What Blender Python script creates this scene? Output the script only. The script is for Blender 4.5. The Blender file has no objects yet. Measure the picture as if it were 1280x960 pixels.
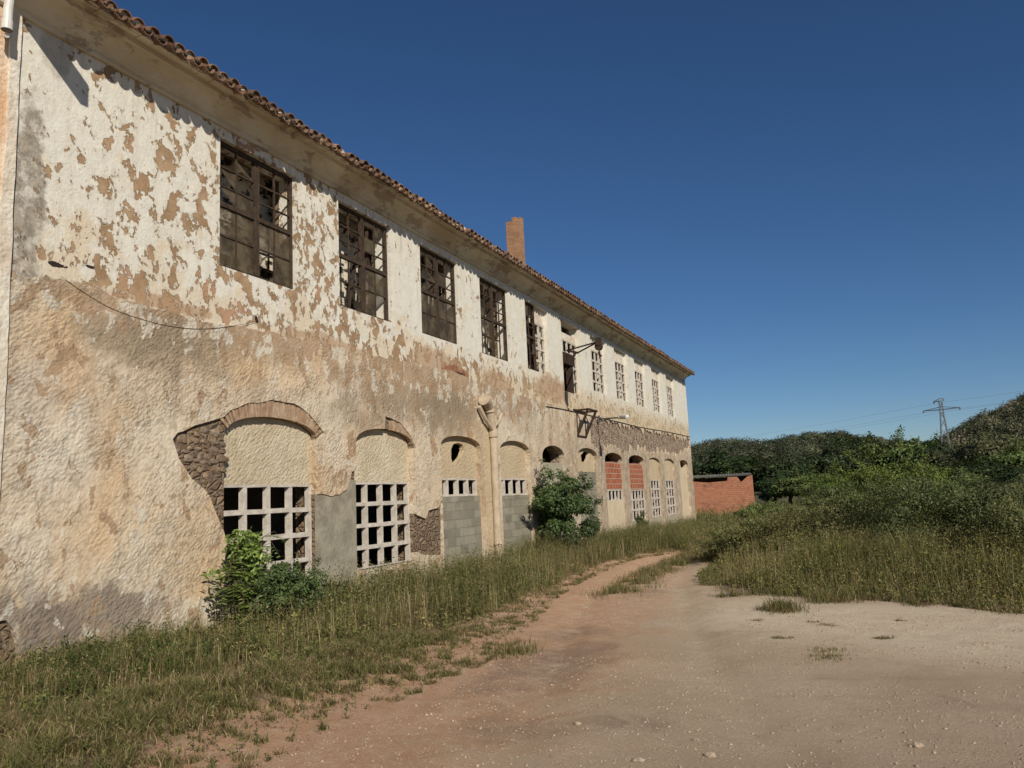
import bpy, bmesh, math, random
import numpy as np
from mathutils import Vector, Matrix
from mathutils.geometry import delaunay_2d_cdt
from mathutils import noise as mnoise

random.seed(7)
rng = np.random.default_rng(11)
scene = bpy.context.scene
COL = scene.collection
R = math.radians

# ------------------------------------------------------------------ camera
EYE = 1.65                      # eye height over the track
DX = 8.7                        # distance of the eye from the facade plane (x = 0)
FPX = 985.8                     # focal length in photo pixels (1280 wide)
YAW, PITCH, ROLL = 0.411428, 0.142874, -0.046674
_cy, _sy, _cp, _sp = math.cos(YAW), math.sin(YAW), math.cos(PITCH), math.sin(PITCH)
FWD = np.array([-_sy * _cp, _cy * _cp, _sp])
_rt = np.array([_cy, _sy, 0.0])
_up = np.cross(_rt, FWD)
RT = _rt * math.cos(ROLL) + _up * math.sin(ROLL)
UP = -_rt * math.sin(ROLL) + _up * math.cos(ROLL)


def ray(px, py):
    return FWD + (px - 640) / FPX * RT - (py - 480) / FPX * UP


def F(px, py, X=0.0):
    """survey: photo point -> (y, z) on the plane x = X (the facade is x = 0)"""
    w = ray(px, py)
    t = (X - DX) / w[0]
    return (w[1] * t, w[2] * t + EYE)


SLOPE = -0.012


def G(px, py):
    """survey: photo point -> (x, y) on the ground plane"""
    w = ray(px, py)
    t = -EYE / (w[2] - SLOPE * w[1])
    return (w[0] * t + DX, w[1] * t)


def AT(px, py, Y):
    w = ray(px, py)
    t = Y / w[1]
    return (w[0] * t + DX, Y, w[2] * t + EYE)


def sstep(a, b, x):
    t = np.clip((x - a) / (b - a), 0, 1)
    return t * t * (3 - 2 * t)


# ------------------------------------------------------------------ mesh helpers
def mesh_np(name, V, polys, cols=None, mat=None, attrs=None, smooth=False):
    """V (n,3); polys list of (m,k) int arrays"""
    me = bpy.data.meshes.new(name)
    me.vertices.add(len(V))
    me.vertices.foreach_set('co', np.ascontiguousarray(V, dtype=np.float32).ravel())
    idx = np.concatenate([p.ravel() for p in polys]).astype(np.int32)
    sizes = np.concatenate([np.full(len(p), p.shape[1], dtype=np.int32) for p in polys])
    starts = np.concatenate([[0], np.cumsum(sizes)[:-1]]).astype(np.int32)
    me.loops.add(len(idx))
    me.loops.foreach_set('vertex_index', idx)
    me.polygons.add(len(sizes))
    me.polygons.foreach_set('loop_start', starts)
    me.polygons.foreach_set('loop_total', sizes)
    if smooth:
        me.polygons.foreach_set('use_smooth', np.ones(len(sizes), dtype=bool))
    me.update(calc_edges=True)
    if cols is not None:
        a = me.attributes.new('col', 'FLOAT_COLOR', 'POINT')
        c = np.ones((len(V), 4), dtype=np.float32)
        c[:, :3] = cols
        a.data.foreach_set('color', c.ravel())
    for k, v in (attrs or {}).items():
        a = me.attributes.new(k, 'FLOAT', 'POINT')
        a.data.foreach_set('value', np.ascontiguousarray(v, dtype=np.float32))
    if mat:
        for m in (mat if isinstance(mat, (list, tuple)) else [mat]):
            me.materials.append(m)
    return me


def link(name, me, parent=None, local=False):
    """mesh data is in world coordinates unless local"""
    o = bpy.data.objects.new(name, me)
    COL.objects.link(o)
    if parent is not None:
        o.parent = parent
        if not local and parent.type == 'EMPTY':
            o.matrix_parent_inverse = Matrix.Translation(-Vector(parent.location))
    return o


def empty(name, loc):
    o = bpy.data.objects.new(name, None)
    o.empty_display_size = 0.3
    COL.objects.link(o)
    o.location = loc
    return o


def tag(o, label=None, cat=None, group=None, kind=None):
    if label: o['label'] = label
    if cat: o['category'] = cat
    if group: o['group'] = group
    if kind: o['kind'] = kind
    return o


class MB:
    """collects primitive shapes into ONE mesh"""

    def __init__(s):
        s.v, s.f, s.m = [], [], []

    def add(s, vs, fs, mi=0):
        b = len(s.v)
        s.v += [tuple(map(float, v)) for v in vs]
        for f in fs:
            s.f.append(tuple(i + b for i in f)); s.m.append(mi)

    def box(s, a, b, mi=0, jit=0.0):
        (x0, y0, z0), (x1, y1, z1) = a, b
        vs = [(x, y, z) for x in (x0, x1) for y in (y0, y1) for z in (z0, z1)]
        if jit:
            vs = [tuple(c + random.uniform(-jit, jit) for c in v) for v in vs]
        s.add(vs, [(0, 1, 3, 2), (4, 6, 7, 5), (0, 4, 5, 1), (2, 3, 7, 6), (0, 2, 6, 4), (1, 5, 7, 3)], mi)

    def bar(s, p, q, w, h, mi=0, up=(0, 0, 1)):
        p, q = Vector(p), Vector(q)
        d = (q - p).normalized(); u = Vector(up)
        if abs(d.dot(u)) > .95: u = Vector((1, 0, 0))
        a = d.cross(u).normalized() * w / 2; b = a.cross(d).normalized() * h / 2
        vs = []
        for c in (p, q):
            vs += [c - a - b, c + a - b, c + a + b, c - a + b]
        s.add(vs, [(0, 3, 2, 1), (4, 5, 6, 7), (0, 1, 5, 4), (1, 2, 6, 5), (2, 3, 7, 6), (3, 0, 4, 7)], mi)

    def tube(s, pts, rad, n=8, mi=0, cap=True):
        pts = [Vector(p) for p in pts]
        if not isinstance(rad, (list, tuple)): rad = [rad] * len(pts)
        rings, pu = [], None
        for i, p in enumerate(pts):
            d = (pts[min(i + 1, len(pts) - 1)] - pts[max(i - 1, 0)]).normalized()
            u = pu if pu is not None else (Vector((0, 0, 1)) if abs(d.z) < .9 else Vector((1, 0, 0)))
            a = (u - d * u.dot(d)).normalized(); b = d.cross(a); pu = a
            rings.append([p + (a * math.cos(t) + b * math.sin(t)) * rad[i] for t in (2 * math.pi * k / n for k in range(n))])
        vs = [v for r_ in rings for v in r_]
        fs = [(i * n + k, i * n + (k + 1) % n, (i + 1) * n + (k + 1) % n, (i + 1) * n + k) for i in range(len(pts) - 1) for k in range(n)]
        if cap:
            fs += [tuple(reversed(range(n))), tuple((len(pts) - 1) * n + k for k in range(n))]
        s.add(vs, fs, mi)

    def extrude_y(s, prof, y0, y1, mi=0, ny=1, wob=None):
        """profile (x,z) swept along y"""
        n = len(prof); vs = []
        for j in range(ny + 1):
            y = y0 + (y1 - y0) * j / ny
            dz = wob(y) if wob else 0
            vs += [(x, y, z + dz) for x, z in prof]
        fs = [(j * n + k, j * n + (k + 1) % n, (j + 1) * n + (k + 1) % n, (j + 1) * n + k) for j in range(ny) for k in range(n)]
        fs += [tuple(range(n)), tuple(reversed([ny * n + k for k in range(n)]))]
        s.add(vs, fs, mi)

    def build(s, name, mats, parent=None, smooth=False, bevel=0.0):
        me = bpy.data.meshes.new(name)
        me.from_pydata(s.v, [], s.f)
        for m in (mats if isinstance(mats, (list, tuple)) else [mats]): me.materials.append(m)
        me.polygons.foreach_set('material_index', s.m)
        bm = bmesh.new(); bm.from_mesh(me)
        bmesh.ops.recalc_face_normals(bm, faces=bm.faces)
        if bevel:
            bmesh.ops.bevel(bm, geom=[e for e in bm.edges if len(e.link_faces) == 2 and e.calc_face_angle(0) > .6], offset=bevel, segments=1, affect='EDGES')
        bm.to_mesh(me); bm.free()
        if smooth: me.polygons.foreach_set('use_smooth', [True] * len(me.polygons))
        me.update()
        return link(name, me, parent)


def jag(pts, amp, step=.12, closed=True, seed=0):
    """roughen a polyline in (y,z)"""
    out = []; n = len(pts)
    for i in range(n if closed else n - 1):
        a, b = np.array(pts[i]), np.array(pts[(i + 1) % n])
        L = np.linalg.norm(b - a); k = max(1, int(L / step))
        nrm = np.array([-(b - a)[1], (b - a)[0]]) / (L + 1e-9)
        for j in range(k):
            p = a + (b - a) * j / k
            d = mnoise.noise(Vector((p[0] * 4, p[1] * 4, seed))) * amp + mnoise.noise(Vector((p[0] * 13, p[1] * 13, seed + 5))) * amp * .5
            out.append(tuple(p + nrm * d))
    if not closed: out.append(tuple(pts[-1]))
    return out


def pip(poly, X, Y):
    X = np.asarray(X, float); Y = np.asarray(Y, float)
    ins = np.zeros(X.shape, bool); n = len(poly)
    for i in range(n):
        x0, y0 = poly[i]; x1, y1 = poly[(i + 1) % n]
        if y0 == y1: continue
        c = ((y0 > Y) != (y1 > Y)) & (X < (x1 - x0) * (Y - y0) / (y1 - y0) + x0)
        ins ^= c
    return ins


def pdist(line, X, Y, closed=False):
    X = np.asarray(X, float); Y = np.asarray(Y, float)
    best = np.full(X.shape, 1e9); n = len(line)
    for i in range(n if closed else n - 1):
        x0, y0 = line[i]; x1, y1 = line[(i + 1) % n]
        dx, dy = x1 - x0, y1 - y0
        t = np.clip(((X - x0) * dx + (Y - y0) * dy) / (dx * dx + dy * dy + 1e-12), 0, 1)
        best = np.minimum(best, np.hypot(X - x0 - t * dx, Y - y0 - t * dy))
    return best


def sheet(name, outer, holes, x0, x1, mat, parent, back=True):
    """a slab between x0 (inside) and x1 (face), outline and holes in (y,z); loops may overlap"""
    vs, es = [], []
    for lp in [outer] + holes:
        b = len(vs)
        vs += [Vector((p[0], p[1])) for p in lp]
        es += [(b + i, b + (i + 1) % len(lp)) for i in range(len(lp))]
    V, E_, Fc, *_ = delaunay_2d_cdt(vs, es, [], 0, 1e-5)
    cen = np.array([[sum(V[i].x for i in f) / len(f), sum(V[i].y for i in f) / len(f)] for f in Fc])
    keep = pip(outer, cen[:, 0], cen[:, 1])
    for h in holes: keep &= ~pip(h, cen[:, 0], cen[:, 1])
    fs = [tuple(f) for f, k in zip(Fc, keep) if k]
    cnt = {}
    for f in fs:
        for i in range(len(f)):
            a, b = f[i], f[(i + 1) % len(f)]
            k = (min(a, b), max(a, b)); cnt.setdefault(k, []).append((a, b))
    n = len(V)
    verts = [(x1, v.x, v.y) for v in V] + [(x0, v.x, v.y) for v in V]
    faces = list(fs)
    if back: faces += [tuple(i + n for i in reversed(f)) for f in fs]
    for k, l in cnt.items():
        if len(l) == 1:
            a, b = l[0]; faces.append((b, a, a + n, b + n))
    me = bpy.data.meshes.new(name); me.from_pydata(verts, [], faces); me.materials.append(mat)
    bm = bmesh.new(); bm.from_mesh(me)
    bmesh.ops.delete(bm, geom=[v for v in bm.verts if not v.link_faces], context='VERTS')
    bmesh.ops.recalc_face_normals(bm, faces=bm.faces)
    bm.to_mesh(me); bm.free(); me.update()
    return link(name, me, parent)


# ------------------------------------------------------------------ node helper
class NT:
    def __init__(s, name, rough=.9, spec=.2):
        s.mat = bpy.data.materials.new(name); s.mat.use_nodes = True
        s.t = s.mat.node_tree; s.n = s.t.nodes; s.n.clear()
        s.out = s.n.new('ShaderNodeOutputMaterial')
        s.b = s.n.new('ShaderNodeBsdfPrincipled')
        s.b.inputs['Roughness'].default_value = rough
        s.b.inputs['Specular IOR Level'].default_value = spec
        s.t.links.new(s.b.outputs[0], s.out.inputs[0])
        s._p = None

    def L(s, a, b):
        if isinstance(a, (int, float)): b.default_value = a
        elif isinstance(a, (tuple, list)):
            b.default_value = (*a, 1.0) if len(a) == 3 and b.type == 'RGBA' else a
        else: s.t.links.new(a, b)

    def pos(s):
        if s._p is None: s._p = s.n.new('ShaderNodeNewGeometry').outputs['Position']
        return s._p

    def objpos(s):
        return s.n.new('ShaderNodeTexCoord').outputs['Object']

    def rnd(s):
        return s.n.new('ShaderNodeObjectInfo').outputs['Random']

    def attr(s, name, col=False):
        a = s.n.new('ShaderNodeAttribute'); a.attribute_name = name
        return a.outputs['Color'] if col else a.outputs['Fac']

    def mapv(s, v, scale=(1, 1, 1), rot=(0, 0, 0), loc=(0, 0, 0)):
        m = s.n.new('ShaderNodeMapping'); s.L(v, m.inputs[0])
        m.inputs['Location'].default_value = loc; m.inputs['Rotation'].default_value = rot; m.inputs['Scale'].default_value = scale
        return m.outputs[0]

    def noise(s, v=None, scale=1., detail=4., rough=.5, dist=0., color=False, ridged=False):
        t = s.n.new('ShaderNodeTexNoise')
        if ridged: t.noise_type = 'RIDGED_MULTIFRACTAL'
        s.L(v if v is not None else s.pos(), t.inputs['Vector'])
        t.inputs['Scale'].default_value = scale; t.inputs['Detail'].default_value = detail
        t.inputs['Roughness'].default_value = rough; t.inputs['Distortion'].default_value = dist
        return t.outputs[1 if color else 0]

    def voro(s, v=None, scale=1., feature='F1', rnd=1., out=0):
        t = s.n.new('ShaderNodeTexVoronoi'); t.feature = feature
        s.L(v if v is not None else s.pos(), t.inputs['Vector'])
        t.inputs['Scale'].default_value = scale; t.inputs['Randomness'].default_value = rnd
        return t.outputs[out]

    def m(s, op, a, b=0., c=None):
        t = s.n.new('ShaderNodeMath'); t.operation = op
        s.L(a, t.inputs[0]); s.L(b, t.inputs[1])
        if c is not None: s.L(c, t.inputs[2])
        return t.outputs[0]

    def mr(s, v, a, b, c=0., d=1., smooth=True):
        t = s.n.new('ShaderNodeMapRange'); t.interpolation_type = 'SMOOTHSTEP' if smooth else 'LINEAR'
        s.L(v, t.inputs[0])
        for i, q in enumerate((a, b, c, d)): s.L(q, t.inputs[i + 1])
        return t.outputs[0]

    def mix(s, f, a, b, mode='MIX'):
        t = s.n.new('ShaderNodeMix'); t.data_type = 'RGBA'; t.blend_type = mode
        s.L(f, t.inputs[0]); s.L(a, t.inputs[6]); s.L(b, t.inputs[7])
        return t.outputs[2]

    def ramp(s, f, stops, interp='LINEAR'):
        t = s.n.new('ShaderNodeValToRGB'); s.L(f, t.inputs[0]); t.color_ramp.interpolation = interp
        e = t.color_ramp.elements
        while len(e) < len(stops): e.new(.5)
        for q, (p, c) in zip(e, stops): q.position = p; q.color = (*c, 1)
        return t.outputs[0]

    def sep(s, v):
        t = s.n.new('ShaderNodeSeparateXYZ'); s.L(v, t.inputs[0]); return t.outputs

    def blob(s, c, r, wob, amp=.5, e0=1.05, e1=.75):
        """1 inside a ragged ellipse on the facade, c=(y,z), r=(ry,rz)"""
        t = s.n.new('ShaderNodeVectorMath'); t.operation = 'SUBTRACT'
        s.L(s.pos(), t.inputs[0]); t.inputs[1].default_value = (0, c[0], c[1])
        u = s.n.new('ShaderNodeVectorMath'); u.operation = 'MULTIPLY'
        s.L(t.outputs[0], u.inputs[0]); u.inputs[1].default_value = (0, 1 / r[0], 1 / r[1])
        l = s.n.new('ShaderNodeVectorMath'); l.operation = 'LENGTH'; s.L(u.outputs[0], l.inputs[0])
        d = s.m('ADD', l.outputs['Value'], s.m('MULTIPLY', s.m('SUBTRACT', wob, .5), amp * 2))
        return s.mr(d, e0, e1)

    def bump(s, h, dist=.02, strength=1., prev=None):
        t = s.n.new('ShaderNodeBump'); s.L(h, t.inputs['Height'])
        t.inputs['Distance'].default_value = dist; t.inputs['Strength'].default_value = strength
        if prev is not None: s.L(prev, t.inputs['Normal'])
        s.L(t.outputs[0], s.b.inputs['Normal'])
        return t.outputs[0]

    def color(s, c): s.L(c, s.b.inputs['Base Color'])


def blobpx(px, py, rx, ry):
    """survey an ellipse on the facade given in photo pixels"""
    c = F(px, py); a = F(px - rx, py); b = F(px + rx, py); t = F(px, py - ry); u = F(px, py + ry)
    return ((a[0] + b[0]) / 2, (t[1] + u[1]) / 2), (abs(b[0] - a[0]) / 2, abs(t[1] - u[1]) / 2)


# ------------------------------------------------------------------ materials
M = {}


def mat_simple(name, c1, c2, scale=8., rough=.9, bump=.004, bscale=60., spec=.2, metal=0.):
    n = NT(name, rough, spec)
    f = n.noise(scale=scale, detail=6, rough=.65)
    n.color(n.mix(n.mr(f, .3, .7), c1, c2))
    n.b.inputs['Metallic'].default_value = metal
    if bump: n.bump(n.noise(scale=bscale, detail=3), bump)
    M[name] = n.mat
    return n.mat


WHITE = (.68, .655, .565)


def mat_upper():
    n = NT('peeling_whitewash', .92, .1)
    P = n.pos(); x, y, z = n.sep(P)
    sp = n.mapv(P, (1, 1, .8))
    n1 = n.noise(sp, 3.9, 9, .61, .5)
    n2 = n.noise(sp, 12.5, 6, .63, .3)
    n3 = n.noise(n.mapv(P, loc=(4, 1, 9)), .8, 3, .5)
    v = n.m('ADD', n.m('MULTIPLY', n1, .70), n.m('MULTIPLY', n2, .30))
    low = n.mr(z, 5.6, 4.75)
    far = n.mr(y, 12.4, 14.6)
    dens = n.m('ADD', .463, n.m('MULTIPLY', low, .022))
    dens = n.m('ADD', dens, n.m('MULTIPLY', n.m('SUBTRACT', n3, .5), .16))
    dens = n.m('SUBTRACT', dens, n.m('MULTIPLY', n.m('MULTIPLY', far, n.mr(z, 5.0, 5.5)), .075))
    dens = n.m('SUBTRACT', dens, n.m('MULTIPLY', n.mr(y, 7.0, 6.2), .05))
    dens = n.m('SUBTRACT', dens, n.m('MULTIPLY', n.mr(y, 19, 24), .03))
    peel = n.mr(n.m('SUBTRACT', dens, v), -.005, .005)
    st = n.noise(n.mapv(P, (1, 2.4, .25)), 2.5, 6, .6)
    dirt = n.noise(P, 1.3, 8, .68)
    white = n.mix(n.mr(n.noise(P, 5.5, 7, .7), .38, .68), WHITE, (.61, .585, .505))
    white = n.mix(n.m('MULTIPLY', n.mr(st, .48, .75), .55), white, (.53, .47, .375))
    white = n.mix(n.m('MULTIPLY', n.mr(n.m('ADD', dirt, n.m('MULTIPLY', n.mr(z, 5.9, 4.5), .13)), .55, .66), .7), white, (.60, .49, .34))
    yellow = n.m('MULTIPLY', n.mr(y, 15, 24), n.mr(n.m('ADD', z, n.m('MULTIPLY', n.m('SUBTRACT', dirt, .5), 1.6)), 5.5, 4.7))
    white = n.mix(n.m('MULTIPLY', yellow, .75), white, (.56, .44, .28))
    tan = n.mix(n.mr(n.noise(P, 3.1, 6, .6), .35, .65), (.285, .185, .105), (.40, .275, .165))
    tan = n.mix(n.mr(n.noise(P, .9, 3), .56, .7), tan, (.43, .26, .165))
    tan = n.mix(n.m('MULTIPLY', n.mr(y, 17, 25), .75), tan, (.50, .375, .23))
    worn = n.m('MULTIPLY', n.mr(n.m('SUBTRACT', dens, v), -.045, .0), .55)
    white = n.mix(worn, white, (.545, .465, .35))
    c = n.mix(peel, white, tan)
    edge = n.mr(n.m('ABSOLUTE', n.m('SUBTRACT', dens, v)), .010, .0)
    c = n.mix(n.m('MULTIPLY', edge, .28), c, (.16, .115, .075))
    specks = n.m('MULTIPLY', n.mr(n.noise(P, 17, 5, .7), .625, .69), .65)
    c = n.mix(specks, c, (.24, .185, .13))
    wob = n.noise(P, 2.6, 8, .70)
    grey = n.mix(n.mr(n.noise(P, 7, 6, .7), .35, .65), (.16, .135, .105), (.33, .28, .215))
    cc, rr = blobpx(34, 250, 27, 130)
    c = n.mix(n.m('MULTIPLY', n.m('MULTIPLY', n.blob(cc, rr, wob, .9), n.mr(n.noise(P, 5, 8, .7), .38, .52, .35, 1.)), .85), c, grey)
    for q, k in (((78, 372, 60, 26), .8), ((70, 60, 22, 45), .35)):
        cc, rr = blobpx(*q)
        c = n.mix(n.m('MULTIPLY', n.blob(cc, rr, wob, .9), k), c, grey)
    for q in ((405, 430, 60, 14), (545, 455, 34, 22), (620, 478, 24, 16), (690, 485, 26, 18), (200, 378, 70, 10)):
        cc, rr = blobpx(*q)
        c = n.mix(n.m('MULTIPLY', n.blob(cc, rr, wob, 1.2), .75), c, n.mix(n2, (.31, .19, .115), (.48, .33, .20)))
    cc, rr = blobpx(568, 470, 17, 13)
    c = n.mix(n.blob(cc, rr, wob, 1.2), c, (.30, .14, .085))
    wob2 = n.noise(P, 9, 6, .7)
    for q in ((73, 331, 12, 3), (113, 333, 6, 2), (575, 468, 7, 3), (565, 478, 8, 2), (322, 400, 2.5, 5)):
        cc, rr = blobpx(*q)
        c = n.mix(n.blob(cc, rr, wob2, 1.6, 1., .8), c, (.035, .025, .02))
    ck = n.n.new('ShaderNodeTexVoronoi'); ck.feature = 'DISTANCE_TO_EDGE'; ck.inputs['Scale'].default_value = 1.1
    wv = n.n.new('ShaderNodeVectorMath'); wv.operation = 'MULTIPLY_ADD'
    n.L(n.noise(P, 3, 5, .6, color=True), wv.inputs[0]); wv.inputs[1].default_value = (.5, .5, .5); n.L(P, wv.inputs[2]); n.L(wv.outputs[0], ck.inputs['Vector'])
    c = n.mix(n.m('MULTIPLY', n.mr(ck.outputs[0], .007, .001), n.mr(n.noise(P, .8, 2), .48, .6, 0, .55)), c, (.16, .12, .09))
    drip = n.m('MULTIPLY', n.mr(n.noise(n.mapv(P, (1, 5, .22)), 1.6, 6, .6), .56, .74), n.mr(z, 6.6, 7.6))
    c = n.mix(n.m('MULTIPLY', drip, .55), c, (.27, .225, .165))
    n.color(c)
    h = n.m('ADD', n.m('MULTIPLY', peel, -.9), n.m('MULTIPLY', n.noise(P, 26, 5, .6), .35))
    h = n.m('ADD', h, n.m('MULTIPLY', n.noise(P, 3.5, 4, .5), .6))
    n.bump(h, .026)
    M['upper'] = n.mat


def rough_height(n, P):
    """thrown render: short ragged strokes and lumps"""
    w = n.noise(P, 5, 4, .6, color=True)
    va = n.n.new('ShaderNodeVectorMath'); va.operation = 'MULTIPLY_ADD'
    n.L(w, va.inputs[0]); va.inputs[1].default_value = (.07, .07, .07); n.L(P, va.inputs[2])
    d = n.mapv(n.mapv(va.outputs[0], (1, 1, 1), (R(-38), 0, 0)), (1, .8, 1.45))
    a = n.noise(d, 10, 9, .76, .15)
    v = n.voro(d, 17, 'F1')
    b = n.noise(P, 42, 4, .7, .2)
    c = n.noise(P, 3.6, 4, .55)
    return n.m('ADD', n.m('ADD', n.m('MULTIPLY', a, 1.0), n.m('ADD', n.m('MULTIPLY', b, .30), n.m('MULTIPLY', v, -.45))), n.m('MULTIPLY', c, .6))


def mat_lower():
    n = NT('rough_cast_render', .95, .1)
    P = n.pos(); x, y, z = n.sep(P)
    big = n.noise(P, .55, 5, .6)
    mid = n.noise(P, 2.2, 6, .62)
    c = n.mix(n.mr(big, .36, .62), (.62, .535, .405), (.57, .455, .32))
    c = n.mix(n.m('MULTIPLY', n.mr(mid, .5, .72), .55), c, (.64, .55, .42))
    orange = n.noise(n.mapv(P, (1, 1, .55), loc=(3, 7, 1)), 1.1, 5, .6)
    c = n.mix(n.m('MULTIPLY', n.mr(orange, .50, .66), .42), c, (.57, .36, .18))
    streak = n.noise(n.mapv(P, (1, 1.6, .16)), 1.5, 6, .62)
    wob = n.noise(P, 1.7, 8, .68)
    stain = n.m('MULTIPLY', n.mr(streak, .46, .68), n.mr(z, 1.4, 4.2))
    c = n.mix(n.m('MULTIPLY', stain, .5), c, (.30, .215, .14))
    dark = (.20, .155, .11)
    for q, k in (((215, 425, 120, 46), .8), ((150, 415, 60, 40), .6), ((500, 495, 90, 36), .75), ((440, 520, 40, 22), .6), ((565, 515, 40, 34), .8), ((330, 440, 60, 25), .35),
                 ((650, 520, 26, 28), .35), ((600, 585, 12, 50), .4)):
        cc, rr = blobpx(*q)
        c = n.mix(n.m('MULTIPLY', n.blob(cc, rr, wob, 1.15, 1.2, .45), k), c, n.mix(mid, dark, (.36, .28, .19)))
    for q in ((110, 775, 88, 46), (60, 800, 60, 52), (0, 790, 24, 60), (34, 735, 12, 14), (170, 800, 60, 22)):
        cc, rr = blobpx(*q)
        c = n.mix(n.m('MULTIPLY', n.blob(cc, rr, wob, 1.3, 1.05, .75), .8), c, n.mix(mid, (.165, .135, .11), (.31, .25, .19)))
    for q in ((40, 500, 34, 60), (70, 600, 60, 60)):
        cc, rr = blobpx(*q)
        c = n.mix(n.m('MULTIPLY', n.blob(cc, rr, wob, .9, 1.2, .5), .35), c, (.57, .55, .49))
    for q, k in (((60, 410, 40, 45), .6), ((300, 455, 45, 20), .5), ((130, 640, 90, 60), .5), ((240, 690, 50, 60), .45), ((470, 460, 50, 16), .5), ((360, 470, 60, 20), .4), ((590, 560, 12, 40), .5)):
        cc, rr = blobpx(*q)
        c = n.mix(n.m('MULTIPLY', n.blob(cc, rr, wob, 1.2, 1.25, .4), k * .7), c, (.64, .46, .27))
    for q, k in (((60, 560, 60, 60), .7), ((30, 690, 40, 60), .7), ((200, 560, 60, 50), .5), ((250, 770, 70, 22), .8), ((420, 560, 16, 50), .5), ((640, 540, 30, 16), .4)):
        cc, rr = blobpx(*q)
        c = n.mix(n.m('MULTIPLY', n.blob(cc, rr, wob, 1.2, 1.25, .4), k), c, (.68, .61, .49))
    # mid & far bays: grey brown, damp towards the foot
    damp = n.m('MULTIPLY', n.mr(y, 19, 27), n.mr(n.m('ADD', z, n.m('MULTIPLY', wob, 1.8)), 5.2, 3.6))
    mott = n.noise(P, 2.4, 9, .75)
    c = n.mix(n.m('MULTIPLY', damp, .8), c, n.ramp(mott, [(.34, (.20, .155, .11)), (.47, (.34, .27, .195)), (.56, (.43, .35, .255)), (.66, (.55, .46, .34))]))
    foot = n.mr(n.m('ADD', n.m('ADD', z, n.m('MULTIPLY', y, .011)), n.m('MULTIPLY', wob, .9)), 1.0, .45)
    c = n.mix(n.m('MULTIPLY', foot, .6), c, n.mix(n.noise(P, 9, 6, .7), (.24, .2, .15), (.55, .49, .39)))
    zs = n.m('ADD', z, n.m('MULTIPLY', n.m('SUBTRACT', y, 6.), .012))
    near_seam = n.m('MULTIPLY', n.mr(zs, 3.85, 4.5), n.mr(y, 26, 20))
    fl = n.m('ADD', n.noise(n.mapv(P, (1, 1, .8)), 3.4, 9, .62, .5), n.m('MULTIPLY', near_seam, .13))
    c = n.mix(n.m('MULTIPLY', n.mr(fl, .60, .615), .85), c, n.mix(n.noise(P, 8, 5, .6), (.52, .46, .36), (.68, .635, .53)))
    fl2 = n.m('ADD', n.noise(n.mapv(P, (1, 1, .8), loc=(2, 5, 7)), 2.8, 9, .62, .5), n.m('MULTIPLY', near_seam, .13))
    c = n.mix(n.m('MULTIPLY', n.mr(fl2, .585, .60), .8), c, n.mix(n.noise(P, 6, 5, .6), (.30, .20, .12), (.43, .29, .175)))
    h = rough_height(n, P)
    c = n.mix(n.m('MULTIPLY', n.mr(h, .74, .5), .45), c, (.29, .21, .135))  # hollows of the render darkened in the colour, as painted crevice shade
    n.color(c)
    amp = n.mr(n.noise(P, .8, 5, .65), .36, .60, .30, 1.0)
    amp = n.m('MULTIPLY', amp, n.mr(n.noise(P, 2.7, 4, .6), .35, .6, .55, 1.0))
    crack = n.voro(n.mapv(P, (1, .8, .55)), .9, 'DISTANCE_TO_EDGE')
    h2 = n.m('ADD', n.m('MULTIPLY', h, amp), n.m('MULTIPLY', n.noise(P, 1.7, 5, .6), .9))
    n.bump(h2, .04)
    M['lower'] = n.mat


def mat_infill():
    n = NT('cream_infill_render', .95, .1)
    P = n.pos()
    c = n.mix(n.mr(n.noise(P, 1.5, 6, .65), .35, .65), (.63, .545, .39), (.52, .43, .29))
    y = n.sep(P)[1]
    c = n.mix(n.m('MULTIPLY', n.mr(y, 14, 16), .55), c, (.50, .37, .22))
    n.color(c)
    n.bump(rough_height(n, P), .036)
    M['infill'] = n.mat


def mat_masonry():
    n = NT('exposed_rubble_masonry', .95, .1)
    P = n.pos()
    w = n.noise(P, 3, 4, .6, color=True)
    va = n.n.new('ShaderNodeVectorMath'); va.operation = 'MULTIPLY_ADD'
    n.L(w, va.inputs[0]); va.inputs[1].default_value = (.12, .12, .12); n.L(P, va.inputs[2])
    q = n.mapv(va.outputs[0], (1, 1, 1.7))
    e = n.voro(q, 5.5, 'DISTANCE_TO_EDGE')
    cid = n.voro(q, 5.5, 'F1', out=1)
    st = n.ramp(n.sep(cid)[0], [(0, (.20, .135, .085)), (.4, (.30, .21, .13)), (.7, (.24, .18, .125)), (1, (.36, .25, .16))])
    c = n.mix(n.mr(e, .02, .10), n.mix(n.noise(P, 14, 4), (.16, .12, .085), (.34, .26, .18)), st)
    c = n.mix(n.m('MULTIPLY', n.mr(n.noise(P, 9, 6, .7), .5, .7), .6), c, (.15, .11, .08))
    yy = n.sep(P)[1]
    c = n.mix(n.m('MULTIPLY', n.mr(yy, 21, 25), .8), c, n.ramp(n.noise(P, 4.5, 9, .75), [(.36, (.10, .07, .05)), (.45, (.36, .26, .185)), (.55, (.50, .40, .295)), (.66, (.64, .55, .43))]))
    n.color(c)
    n.bump(n.m('ADD', n.m('MULTIPLY', n.mr(e, 0, .18), .8), n.m('MULTIPLY', n.noise(P, 18, 6, .7), 1.1)), .06)
    M['masonry'] = n.mat


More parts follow.
